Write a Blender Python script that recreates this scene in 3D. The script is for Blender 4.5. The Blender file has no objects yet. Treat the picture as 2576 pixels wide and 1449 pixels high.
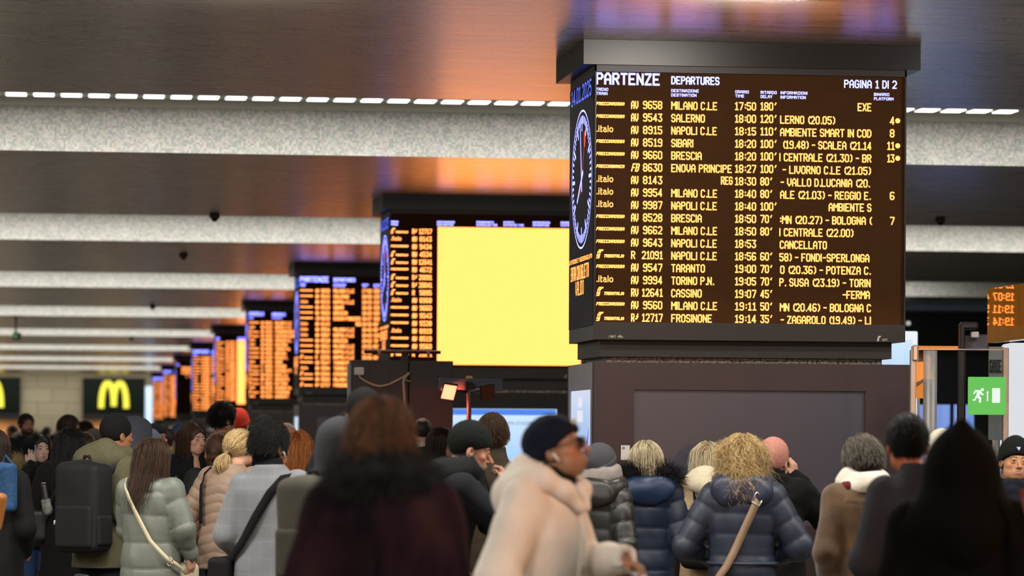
import bpy, math, random
import numpy as np
from math import sin, cos, pi, radians, sqrt
from mathutils import Matrix, Vector

SC = bpy.context.scene
COL = SC.collection
RNG = np.random.default_rng(7)
random.seed(7)

# ------------------------------------------------------------------ camera
FPX, YAW, ROLL, HZ = 8928.0, 0.125, 0.0057, 1108.2   # focal length in px, heading, roll, horizon row
CAMZ = 1.58
cam_data = bpy.data.cameras.new('camera')
cam_data.sensor_width = 36.0
cam_data.lens = FPX / 2576 * 36
cam_data.shift_y = (HZ - 724.5) / 2576
cam_data.clip_end = 600
cam_data.dof.use_dof = True
cam_data.dof.focus_distance = 24.0
cam_data.dof.aperture_fstop = 2.9
cam = bpy.data.objects.new('camera', cam_data)
COL.objects.link(cam)
cam.matrix_world = (Matrix.Translation((0, 0, CAMZ)) @ Matrix.Rotation(-YAW, 4, 'Z')
                    @ Matrix.Rotation(pi / 2, 4, 'X') @ Matrix.Rotation(ROLL, 4, 'Z'))
SC.camera = cam

# ------------------------------------------------------------------ view and world
SC.view_settings.view_transform = 'Standard'
SC.view_settings.look = 'None'
SC.view_settings.exposure = 0.0
SC.view_settings.gamma = 1.0
SC.view_settings.use_curve_mapping = False
world = bpy.data.worlds.new('world')
SC.world = world
world.use_nodes = True
world.node_tree.nodes['Background'].inputs[0].default_value = (1.0, 0.9, 0.8, 1)
world.node_tree.nodes['Background'].inputs[1].default_value = 0.25
SC.cycles.max_bounces = 5
SC.cycles.diffuse_bounces = 2
SC.cycles.glossy_bounces = 3
SC.cycles.transmission_bounces = 4
SC.cycles.transparent_max_bounces = 8
SC.cycles.sample_clamp_indirect = 3.0
SC.cycles.caustics_reflective = False
SC.cycles.caustics_refractive = False

# ceiling bays: slabs 9.6 m deep, slots of 5.7 m between them with a row of lamps in each
BAY, CEIL, SLOT = 15.4, 4.326, 4.756
NEAR0, FAR0 = 18.85, 28.42            # first visible slab
STRIP_W = 950.0                       # lamp strip power
def lamp_strip(i, y, x0, x1, power):
    d = bpy.data.lights.new('slot_lamp_strip', 'AREA')
    d.shape = 'RECTANGLE'; d.size = x1 - x0; d.size_y = 0.16
    d.energy = power; d.color = (1.0, 0.97, 0.88)
    o = bpy.data.objects.new('slot_lamp_strip', d); COL.objects.link(o)
    o.location = ((x0 + x1) / 2, y, SLOT - 0.012)
for i in range(-1, 9):
    lamp_strip(i, NEAR0 + BAY * i - 1.2, -11.0, 16.0, STRIP_W * {-1: 1.0, 0: 1.5, 1: .50}.get(i, .78))
lamp_strip(9, 153.5, -11.0, 16.0, STRIP_W * .7)  # extra strip, added to brighten the far wall
def lamp(name, kind, loc, power, col, to=None, **kw):
    d = bpy.data.lights.new(name, kind); d.energy = power; d.color = col
    for k, v in kw.items(): setattr(d, k, v)
    o = bpy.data.objects.new(name, d); COL.objects.link(o); o.location = loc
    if to is not None: o.rotation_euler = (Vector(to) - Vector(loc)).to_track_quat('-Z', 'Y').to_euler()
    return o
for i in range(1, 9):        # unseen strips added behind the slab edges to brighten the slot ceilings
    o = lamp('soffit_fill_strip', 'AREA', (2.0, FAR0 + BAY * (i - 1) + .5, CEIL + .1), 95.0, (1.0, .98, .90), (2.0, FAR0 + BAY * (i - 1) + 2.2, SLOT + 1.0), shape='RECTANGLE', size=27.0, size_y=.1)
# unseen round fill lamps, added to brighten the people from the camera side
for x, y in ((-4.5, 8.5), (-1.5, 8.5), (1.8, 8.5), (-3.0, 4.5), (3.4, 4.5)):
    lamp('crowd_fill_lamp', 'AREA', (x, y, 4.30), 120.0, (1.0, .95, .87), (x + .8, y + 6.0, 1.0), shape='DISK', size=.7)
for x in (-5.0, -2.0, 1.0, 4.2, 7.4):  # second added row, out of view, for people farther down the hall
    lamp('crowd_fill_lamp', 'AREA', (x, 21.6, 4.30), 110.0, (1.0, .95, .87), (x, 25.0, 0.), shape='DISK', size=.7)
# added warm lamp, unseen, tinting the front of the man in cream
lamp('warm_fill_light', 'AREA', (5.2, 10.3, 2.3), 80.0, (1.0, .40, .13), (1.9, 13.2, 1.4), shape='RECTANGLE', size=.5, size_y=.25)

# ------------------------------------------------------------------ picture helpers
def ray(px, py):
    a, b = px - 1288.0, py - HZ
    x = a * cos(ROLL) + b * sin(ROLL); y = -a * sin(ROLL) + b * cos(ROLL)
    return x / FPX, -y / FPX
def at(px, py, w):
    """world point seen at pixel (px,py) of the 2576x1449 frame, w metres ahead"""
    u, v = ray(px, py)
    return Vector((u * w * cos(YAW) + w * sin(YAW), -u * w * sin(YAW) + w * cos(YAW), CAMZ + v * w))
def at_y(px, py, Y):
    u, v = ray(px, py)
    return at(px, py, Y / (cos(YAW) - u * sin(YAW)))
def at_x(px, py, X):
    u, v = ray(px, py)
    return at(px, py, X / (sin(YAW) + u * cos(YAW)))

# ------------------------------------------------------------------ materials
def lin(h):
    if not isinstance(h, str): return tuple(h)[:3]
    h = h.lstrip('#')
    c = [int(h[i:i + 2], 16) / 255 for i in (0, 2, 4)]
    return tuple(v / 12.92 if v <= .04045 else ((v + .055) / 1.055) ** 2.4 for v in c)
MATS = {}
class NT:
    def __init__(s, name):
        s.m = bpy.data.materials.new(name); s.m.use_nodes = True
        s.t = s.m.node_tree; s.p = s.t.nodes['Principled BSDF']
    def n(s, typ, **kw):
        nd = s.t.nodes.new(typ)
        for k, v in kw.items():
            if k.startswith('i_'):
                key = k[2:]; nd.inputs[int(key) if key.isdigit() else key.replace('_', ' ')].default_value = v
            else: setattr(nd, k, v)
        return nd
    def l(s, a, b): s.t.links.new(a, b)
def plain(name, col, rough=.6, metal=0., spec=.5, coat=0.):
    k = ('p', name)
    if k in MATS: return MATS[k]
    q = NT(name); c = lin(col)
    q.p.inputs['Base Color'].default_value = (*c, 1); q.p.inputs['Roughness'].default_value = rough
    q.p.inputs['Metallic'].default_value = metal; q.p.inputs['Specular IOR Level'].default_value = spec
    q.p.inputs['Coat Weight'].default_value = coat
    # faint procedural variation so that no surface is perfectly even
    tc = q.n('ShaderNodeTexCoord'); no = q.n('ShaderNodeTexNoise', i_Scale=9., i_Detail=4.)
    q.l(tc.outputs['Object'], no.inputs['Vector'])
    mx = q.n('ShaderNodeMix', data_type='RGBA', blend_type='MULTIPLY'); mx.inputs[0].default_value = .35
    mx.inputs[6].default_value = (*c, 1); q.l(no.outputs['Fac'], mx.inputs[7]); 
    hs = q.n('ShaderNodeHueSaturation', i_Value=1.2); q.l(mx.outputs[2], hs.inputs['Color']); q.l(hs.outputs['Color'], q.p.inputs['Base Color'])
    MATS[k] = q.m; return q.m
def glow(name, col, strength=1., sample=True):
    k = ('g', name)
    if k in MATS: return MATS[k]
    q = NT(name); c = lin(col)
    q.p.inputs['Base Color'].default_value = (0, 0, 0, 1); q.p.inputs['Roughness'].default_value = .6
    q.p.inputs['Specular IOR Level'].default_value = 0.
    q.p.inputs['Emission Color'].default_value = (*c, 1); q.p.inputs['Emission Strength'].default_value = strength
    if not sample: q.m.cycles.emission_sampling = 'NONE'
    MATS[k] = q.m; return q.m
def cloth(name, col, rough=.85, scale=120., bump=.25, var=.25, sheen=.04, spec=.25):
    k = ('c', name)
    if k in MATS: return MATS[k]
    q = NT(name); c = lin(col)
    tc = q.n('ShaderNodeTexCoord')
    n1 = q.n('ShaderNodeTexNoise', i_Scale=scale, i_Detail=3.); q.l(tc.outputs['Object'], n1.inputs['Vector'])
    n2 = q.n('ShaderNodeTexNoise', i_Scale=6., i_Detail=4.); q.l(tc.outputs['Object'], n2.inputs['Vector'])
    ad = q.n('ShaderNodeMath', operation='ADD'); q.l(n1.outputs['Fac'], ad.inputs[0]); q.l(n2.outputs['Fac'], ad.inputs[1])
    mr = q.n('ShaderNodeMapRange'); mr.inputs[1].default_value = .6; mr.inputs[2].default_value = 1.4
    mr.inputs[3].default_value = 1 - var; mr.inputs[4].default_value = 1 + var; q.l(ad.outputs[0], mr.inputs[0])
    vm = q.n('ShaderNodeVectorMath', operation='SCALE'); vm.inputs[0].default_value = c; q.l(mr.outputs[0], vm.inputs[3])
    q.l(vm.outputs[0], q.p.inputs['Base Color'])
    b = q.n('ShaderNodeBump', i_Strength=bump, i_Distance=.004); q.l(n1.outputs['Fac'], b.inputs['Height']); q.l(b.outputs[0], q.p.inputs['Normal'])
    q.p.inputs['Roughness'].default_value = rough; q.p.inputs['Specular IOR Level'].default_value = spec
    q.p.inputs['Sheen Weight'].default_value = sheen; q.p.inputs['Sheen Roughness'].default_value = .5
    q.p.inputs['Sheen Tint'].default_value = (*[min(1, v * 1.2 + .005) for v in c], 1)
    MATS[k] = q.m; return q.m

# ------------------------------------------------------------------ objects
def link(o, parent=None):
    COL.objects.link(o)
    if parent is not None: o.parent = parent
    return o
def tag(o, label=None, cat=None, group=None, kind=None):
    if label: o['label'] = label
    if cat: o['category'] = cat
    if group: o['group'] = group
    if kind: o['kind'] = kind
    return o
def empty(name, loc=(0, 0, 0), rz=0., label=None, cat=None, group=None):
    o = link(bpy.data.objects.new(name, None)); o.location = loc; o.rotation_euler = (0, 0, rz); o.empty_display_size = .2
    return tag(o, label, cat, group)
class MB:
    """collects shapes and links them as one mesh object"""
    def __init__(s): s.v = []; s.f = []
    def add(s, v, f):
        o = len(s.v); s.v += [tuple(p) for p in v]; s.f += [tuple(o + i for i in q) for q in f]; return s
    def box(s, x0, x1, y0, y1, z0, z1, bev=0.):
        if bev <= 0:
            v = [(x, y, z) for x in (x0, x1) for y in (y0, y1) for z in (z0, z1)]
            return s.add(v, [(0, 1, 3, 2), (4, 6, 7, 5), (0, 4, 5, 1), (2, 3, 7, 6), (0, 2, 6, 4), (1, 5, 7, 3)])
        b = bev; V = []; F = []
        cx, cy, cz = (x0 + x1) / 2, (y0 + y1) / 2, (z0 + z1) / 2
        h = ((x1 - x0) / 2, (y1 - y0) / 2, (z1 - z0) / 2); b = min(b, *[q * .98 for q in h])
        idx = {}
        for sx in (-1, 1):
            for sy in (-1, 1):
                for sz in (-1, 1):
                    for ax in range(3):
                        p = [sx * (h[0] - b), sy * (h[1] - b), sz * (h[2] - b)]; p[ax] += (sx, sy, sz)[ax] * b
                        idx[(sx, sy, sz, ax)] = len(V); V.append((cx + p[0], cy + p[1], cz + p[2]))
        def q(*k):
            F.append(tuple(idx[i] for i in k))
        for ax in range(3):
            u, w = (ax + 1) % 3, (ax + 2) % 3
            for sg in (-1, 1):
                r = []
                for a, c in ((-1, -1), (1, -1), (1, 1), (-1, 1)):
                    t = [0, 0, 0]; t[ax] = sg; t[u] = a; t[w] = c; r.append((*t, ax))
                q(*(r if sg > 0 else r[::-1]))
            for a in (-1, 1):
                for c in (-1, 1):
                    k = []
                    for sg, axx in ((-1, u), (1, u), (1, w), (-1, w)):
                        t = [0, 0, 0]; t[ax] = sg; t[u] = a; t[w] = c; k.append((*t, axx))
                    q(*(k if a * c > 0 else k[::-1]))
        for sx in (-1, 1):
            for sy in (-1, 1):
                for sz in (-1, 1):
                    k = [(sx, sy, sz, 0), (sx, sy, sz, 1), (sx, sy, sz, 2)]
                    q(*(k if sx * sy * sz > 0 else k[::-1]))
        return s.add(V, F)
    def tube(s, pts, r, n=8, caps=True):
        P = [Vector(p) for p in pts]; R = r if hasattr(r, '__len__') else [r] * len(P)
        V = []; F = []; up = None
        for i, p in enumerate(P):
            t = (P[min(i + 1, len(P) - 1)] - P[max(i - 1, 0)]).normalized()
            if up is None:
                up = t.orthogonal().normalized()
            up = (up - t * up.dot(t)).normalized(); sd = t.cross(up)
            for k in range(n):
                a = 2 * pi * k / n; V.append(p + (up * cos(a) + sd * sin(a)) * R[i])
        for i in range(len(P) - 1):
            for k in range(n):
                F.append((i * n + k, i * n + (k + 1) % n, (i + 1) * n + (k + 1) % n, (i + 1) * n + k))
        if caps:
            F.append(tuple(range(n))[::-1]); F.append(tuple((len(P) - 1) * n + k for k in range(n)))
        return s.add(V, F)
    def ribbon(s, pts, nrm, w, t=.004):
        """flat strap of width w and thickness t along pts; nrm = outward direction per point"""
        P = [Vector(p) for p in pts]; N = [Vector(q).normalized() for q in nrm]; V = []; F = []
        for i, p in enumerate(P):
            tg = (P[min(i + 1, len(P) - 1)] - P[max(i - 1, 0)]).normalized(); sd = tg.cross(N[i]).normalized() * (w / 2); o = N[i] * t
            V += [p - sd, p + sd, p + sd + o, p - sd + o]
        for i in range(len(P) - 1):
            for k in range(4): F.append((i * 4 + k, i * 4 + (k + 1) % 4, (i + 1) * 4 + (k + 1) % 4, (i + 1) * 4 + k))
        F += [(3, 2, 1, 0), tuple((len(P) - 1) * 4 + k for k in range(4))]
        return s.add(V, F)
    def lathe(s, prof, n=24, c=(0, 0, 0)):
        V = []; F = []; m = len(prof)
        for k in range(n):
            a = 2 * pi * k / n
            for r, z in prof: V.append((c[0] + r * cos(a), c[1] + r * sin(a), c[2] + z))
        for k in range(n):
            for i in range(m - 1):
                F.append((k * m + i, ((k + 1) % n) * m + i, ((k + 1) % n) * m + i + 1, k * m + i + 1))
        return s.add(V, F)
    def prism(s, poly, y0, y1):
        """polygon in x,z pushed from y0 to y1"""
        n = len(poly); V = [(x, y0, z) for x, z in poly] + [(x, y1, z) for x, z in poly]
        F = [tuple(range(n)), tuple(range(n, 2 * n))[::-1]] + [(i + n, (i + 1) % n + n, (i + 1) % n, i) for i in range(n)]
        return s.add(V, F)
    def build(s, name, mat, parent=None, smooth=False, loc=None):
        me = bpy.data.meshes.new(name); me.from_pydata(s.v, [], s.f); me.validate()
        if mat is not None: me.materials.append(mat)
        if smooth:
            me.polygons.foreach_set('use_smooth', [True] * len(me.polygons))
        o = link(bpy.data.objects.new(name, me), parent)
        if loc is not None: o.location = loc
        return o
def copy_tree(o, parent=None):
    c = o.copy(); COL.objects.link(c)
    if parent is not None: c.parent = parent
    for ch in list(o.children): copy_tree(ch, c)
    return c
# ------------------------------------------------------------------ LED lettering: a stroke alphabet on an 8 x 12 grid
def _g(s): return [[(int(p[0], 16), int(p[1], 16)) for p in q.split()] for q in s.split('|')]
GL = {k: _g(v) for k, v in {
 'A': '00 09 3c 5c 89 80|05 85', 'B': '00 0c 6c 8a 88 76 84 82 60 00|06 76', 'C': '8a 6c 2c 0a 02 20 60 82', 'D': '00 0c 5c 89 83 50 00',
 'E': '8c 0c 00 80|06 66', 'F': '8c 0c 00|06 66', 'G': '8a 6c 2c 0a 02 20 60 82 86 56', 'H': '00 0c|80 8c|06 86', 'I': '30 3c',
 'J': '02 20 60 82 8c', 'K': '00 0c|8c 05|36 80', 'L': '0c 00 80', 'M': '00 0c 46 8c 80', 'N': '00 0c 80 8c', 'O': '02 0a 2c 6c 8a 82 60 20 02',
 'P': '00 0c 6c 8a 88 66 06', 'Q': '02 0a 2c 6c 8a 82 60 20 02|53 80', 'R': '00 0c 6c 8a 88 66 06|46 80', 'S': '8a 6c 2c 0a 08 26 66 84 82 60 20 02',
 'T': '0c 8c|40 4c', 'U': '0c 02 20 60 82 8c', 'V': '0c 04 40 84 8c', 'W': '0c 00 46 80 8c', 'X': '00 8c|0c 80', 'Y': '0c 46 8c|40 46', 'Z': '0c 8c 00 80',
 '0': '02 0a 2c 6c 8a 82 60 20 02', '1': '0a 3c 30|00 60', '2': '0a 2c 6c 8a 87 00 80', '3': '0c 8c 47 66 84 82 60 20 02', '4': '60 6c 03 83',
 '5': '8c 0c 07 67 85 82 60 20 02', '6': '8b 6c 2c 0a 02 20 60 82 84 66 06', '7': '0c 8c 8a 30', '8': '26 08 0a 2c 6c 8a 88 66 26 04 02 20 60 82 84 66',
 '9': '86 26 08 0a 2c 6c 8a 82 60 20 01', '.': '30 31', ':': '33 34|38 39', '-': '16 76', '(': '6c 39 33 60', ')': '2c 59 53 20', "'": '5c 39',
 ',': '31 20', ' ': '', 'i': '30 38|3b 3c', 't': '2c 20 50|18 58', 'a': '18 58 70 20 03 25 65', 'l': '3c 30', 'o': '02 06 28 58 76 72 50 20 02',
 's': '78 28 06 24 54 72 50 00', 'r': '00 08|05 38 68', 'u': '08 02 20 50 72|78 70', 'd': '7c 70 20 02 06 28 78', 'n': '00 08 58 76 70', 'e': '04 74 76 58 28 06 02 20 70',
 'p': '04 44 88 48|44 8c', 'G_': ''}.items() if v}
ADV = {'I': 4.6, '1': 10.2, '.': 5.4, ':': 6.6, ' ': 6.5, '(': 7.6, ')': 7.6, "'": 6., 'M': 13.2, 'l': 4.6, 'i': 4.2, 't': 7.2, 'a': 10.6, 'o': 11., 'W': 13.2, '-': 11.}
XO = {'I': -3, 't': -.9, '.': -1.5, ':': -1, '(': -1, ')': -1, "'": -1, 'l': -2.6, 'i': -2.6, '1': .5}
def glyph_width(t): return sum(ADV.get(c, 12.4) for c in t) - 4.4
def stroke_text(mb, t, x0, x1, z0, z1, stroke, put, slant=0.):
    """write t between x0..x1 and z0..z1; put(x,z) gives the 3-D point"""
    W = glyph_width(t); sx = (x1 - x0) / max(W, 1); sz = (z1 - z0) / 12.0; x = 0.
    for c in t:
        for pl in GL.get(c, []):
            w = 1.22 if c == 'M' else 1.
            P = [(x0 + sx * (x + (px + XO.get(c, 0)) * w) + slant * (pz * sz), z0 + pz * sz) for px, pz in pl]
            for (ax, az), (bx, bz) in zip(P, P[1:]):
                dx, dz = bx - ax, bz - az; L = sqrt(dx * dx + dz * dz) or 1; dx, dz = dx / L * stroke / 2, dz / L * stroke / 2
                mb.add([put(ax - dx * .8 - dz, az - dz * .8 + dx), put(ax - dx * .8 + dz, az - dz * .8 - dx), put(bx + dx * .8 + dz, bz + dz * .8 - dx), put(bx + dx * .8 - dz, bz + dz * .8 + dx)], [(0, 1, 2, 3)])
        x += ADV.get(c, 12.4)
def rail_mark(mb, x, z, h, put):
    """slanted double-bar emblem before a company name"""
    w = h * .62
    def q(pts): mb.add([put(x + (a + .35 * b) * w, z + b * h) for a, b in pts], [tuple(range(len(pts)))])
    q([(0, 0), (.55, 0), (.62, .12), (.62, .5), (.3, .5), (.3, .12), (0, .1)][:7])
    q([(.0, .18), (.24, .18), (.24, .5), (.0, .5)])
    q([(.02, .56), (.26, .56), (.26, .8), (.1, .85), (.02, .75)])
    q([(.32, .56), (.62, .56), (.62, .72), (1.0, .86), (1.0, 1.), (.25, 1.), (.1, .9), (.32, .85)])
# ------------------------------------------------------------------ the hall
def m_floor():
    q = NT('polished floor'); tc = q.n('ShaderNodeTexCoord')
    br = q.n('ShaderNodeTexBrick', i_Scale=1.2); br.inputs['Color1'].default_value = (.10, .085, .07, 1); br.inputs['Color2'].default_value = (.13, .11, .09, 1)
    br.inputs['Mortar'].default_value = (.05, .045, .04, 1); br.inputs['Mortar Size'].default_value = .004
    q.l(tc.outputs['Object'], br.inputs['Vector']); q.l(br.outputs['Color'], q.p.inputs['Base Color']); q.p.inputs['Roughness'].default_value = .3
    return q.m
def m_ceil():
    q = NT('ribbed ceiling panel'); tc = q.n('ShaderNodeTexCoord')
    mp = q.n('ShaderNodeMapping'); mp.inputs['Rotation'].default_value = (0, 0, radians(-28)); q.l(tc.outputs['Object'], mp.inputs['Vector'])
    wv = q.n('ShaderNodeTexWave', i_Scale=9.0, i_Distortion=.4); wv.inputs['Detail'].default_value = 1.; q.l(mp.outputs[0], wv.inputs['Vector'])
    n2 = q.n('ShaderNodeTexNoise', i_Scale=1.0, i_Detail=6.); sc = q.n('ShaderNodeMapping'); sc.inputs['Scale'].default_value = (1.6, 12, 1); q.l(tc.outputs['Object'], sc.inputs['Vector']); q.l(sc.outputs[0], n2.inputs['Vector'])
    cr = q.n('ShaderNodeMapRange'); cr.inputs[1].default_value = .3; cr.inputs[2].default_value = .7; cr.inputs[3].default_value = .86; cr.inputs[4].default_value = 1.1; q.l(n2.outputs['Fac'], cr.inputs[0])
    wr = q.n('ShaderNodeMapRange'); wr.inputs[1].default_value = 0.; wr.inputs[2].default_value = .25; wr.inputs[3].default_value = .72; wr.inputs[4].default_value = 1.; q.l(wv.outputs['Fac'], wr.inputs[0])
    mu = q.n('ShaderNodeMath', operation='MULTIPLY'); q.l(cr.outputs[0], mu.inputs[0]); q.l(wr.outputs[0], mu.inputs[1])
    vm = q.n('ShaderNodeVectorMath', operation='SCALE'); vm.inputs[0].default_value = (.73, .68, .60); q.l(mu.outputs[0], vm.inputs[3]); q.l(vm.outputs[0], q.p.inputs['Base Color'])
    rr = q.n('ShaderNodeMapRange'); rr.inputs[3].default_value = .24; rr.inputs[4].default_value = .32; q.l(n2.outputs['Fac'], rr.inputs[0]); q.l(rr.outputs[0], q.p.inputs['Roughness'])
    q.p.inputs['Metallic'].default_value = .85
    bp = q.n('ShaderNodeBump', i_Strength=.07, i_Distance=.01); q.l(n2.outputs['Fac'], bp.inputs['Height']); q.l(bp.outputs[0], q.p.inputs['Normal'])
    return q.m
def m_mosaic():
    q = NT('mosaic tiles'); tc = q.n('ShaderNodeTexCoord')
    sc = q.n('ShaderNodeVectorMath', operation='SCALE'); sc.inputs[3].default_value = 1 / .021; q.l(tc.outputs['Object'], sc.inputs[0])
    fl = q.n('ShaderNodeVectorMath', operation='FLOOR'); q.l(sc.outputs[0], fl.inputs[0])
    mk = q.n('ShaderNodeVectorMath', operation='MULTIPLY'); mk.inputs[1].default_value = (1, 0, 1); q.l(fl.outputs[0], mk.inputs[0])
    wn = q.n('ShaderNodeTexWhiteNoise', noise_dimensions='3D'); q.l(mk.outputs[0], wn.inputs['Vector'])
    no = q.n('ShaderNodeTexNoise', i_Scale=.12, i_Detail=3.); q.l(mk.outputs[0], no.inputs['Vector'])
    ad = q.n('ShaderNodeMath', operation='ADD'); q.l(wn.outputs['Value'], ad.inputs[0]); q.l(no.outputs['Fac'], ad.inputs[1])
    r = q.n('ShaderNodeValToRGB'); r.color_ramp.elements[0].position = .3; r.color_ramp.elements[0].color = (.52, .52, .50, 1); r.color_ramp.elements[1].position = 1.; r.color_ramp.elements[1].color = (.86, .86, .82, 1)
    hv = q.n('ShaderNodeMath', operation='MULTIPLY'); hv.inputs[1].default_value = .62; q.l(ad.outputs[0], hv.inputs[0]); q.l(hv.outputs[0], r.inputs['Fac'])
    mx = q.n('ShaderNodeMix', data_type='RGBA', blend_type='MULTIPLY'); mx.inputs[0].default_value = .16; q.l(r.outputs['Color'], mx.inputs[6]); q.l(wn.outputs['Color'], mx.inputs[7])
    q.l(mx.outputs[2], q.p.inputs['Base Color']); q.p.inputs['Roughness'].default_value = .45
    return q.m
M_FLOOR, M_CEIL, M_MOS = m_floor(), m_ceil(), m_mosaic()
M_SOFFIT = plain('slot soffit', '#dfe0d2', .7)
M_BLACK = plain('black cladding', '#1a1310', .5, spec=.3)
M_CAP = plain('dark canopy paint', '#15110f', .34, spec=.32)
M_BEZEL = plain('dark bezel', '#201713', .45, spec=.35)
M_SCREEN = plain('led face', '#3c2410', .7, spec=.05)
M_SIDE = plain('grey side panel', '#3d3a3c', .5)
M_GREY = plain('light grey metal', '#85848a', .5)
M_MAROON = plain('maroon cladding', '#2a1517', .42, spec=.5)
M_AMBER = glow('amber diodes', (3.2, .95, .22), 1.0, False)
M_WHITE = glow('white diodes', (.93, .98, 4.2), 1.0, False)
M_YELLOW = glow('yellow lit block', (3.0, .94, .21), 1.0)
M_RED = glow('red diodes', (1.0, .09, .05), 1.0, False)
M_BLUEW = glow('blue diodes', (.16, .26, 1.6), 1.0, False)
M_LAMP = glow('lamp lens', (1.0, .98, .92), 5.0, False)
def granite():
    q = NT('speckled granite'); tc = q.n('ShaderNodeTexCoord'); v = q.n('ShaderNodeTexNoise', i_Scale=55., i_Detail=5.); q.l(tc.outputs['Object'], v.inputs['Vector'])
    r = q.n('ShaderNodeValToRGB'); r.color_ramp.elements[0].position = .38; r.color_ramp.elements[0].color = (.02, .016, .012, 1); r.color_ramp.elements[1].position = .62; r.color_ramp.elements[1].color = (.36, .29, .23, 1)
    q.l(v.outputs['Fac'], r.inputs[0]); q.l(r.outputs[0], q.p.inputs['Base Color']); q.p.inputs['Roughness'].default_value = .4
    return q.m
M_GRAN = granite()

tag(MB().box(-12, 22, -6, 156, -.1, 0).build('floor', M_FLOOR), kind='structure')
for i in range(-2, 9):
    y0, y1 = NEAR0 + BAY * i, FAR0 + BAY * i
    y1 = min(y1, 156)
    tag(MB().box(-12, 22, y0 + .02, y1, CEIL, CEIL + .5).build('ceiling', M_CEIL), kind='structure')
    tag(MB().box(-12, 22, y0, y0 + .02, CEIL, SLOT).build('trim_%d' % (i + 3), M_MOS), kind='structure')
tag(MB().box(-12, 22, -12, 156, SLOT, SLOT + .1).build('ceiling', M_SOFFIT), kind='structure')
tag(MB().box(-12.2, -12, -8, 156, 0, SLOT).build('wall_left', plain('left wall', '#8d867a', .7)), kind='structure')
tag(MB().box(-12, 22, -8.2, -8, 0, SLOT).build('wall_back', plain('back wall', '#4d463e', .7)), kind='structure')

# the row of recessed lamps in front of the first mosaic beam
lamp0 = None
yb = NEAR0 + BAY - .98; zl = SLOT - .006
xs0 = at_y(16, 236, yb).x; pitch = (at_y(1240, 257, yb).x - xs0) / 17.95
for k in range(-1, 38):
    x = xs0 + pitch * k
    if lamp0 is None:
        m = MB(); w = pitch * .735; r = .022
        poly = []
        for cx, cy, a0 in ((w - r, r, -90), (w - r, .30 - r, 0), (r, .30 - r, 90), (r, r, 180)):
            for j in range(4):
                a = radians(a0 + 30 * j); poly.append((cx + r * cos(a), cy + r * sin(a)))
        n = len(poly)
        m.add([(px, py, 0) for px, py in poly] + [(px, py, .006) for px, py in poly], [tuple(range(n))[::-1], tuple(range(n, 2 * n))] + [(i, (i + 1) % n, (i + 1) % n + n, i + n) for i in range(n)])
        o = lamp0 = m.build('ceiling_light', M_LAMP)
    else:
        o = lamp0.copy(); COL.objects.link(o)
    o.location = (x, yb - .30, zl)
    tag(o, 'white rounded recessed light in the dashed row above the first mosaic beam', 'ceiling light', 'recessed lights along the ceiling slot')

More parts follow.
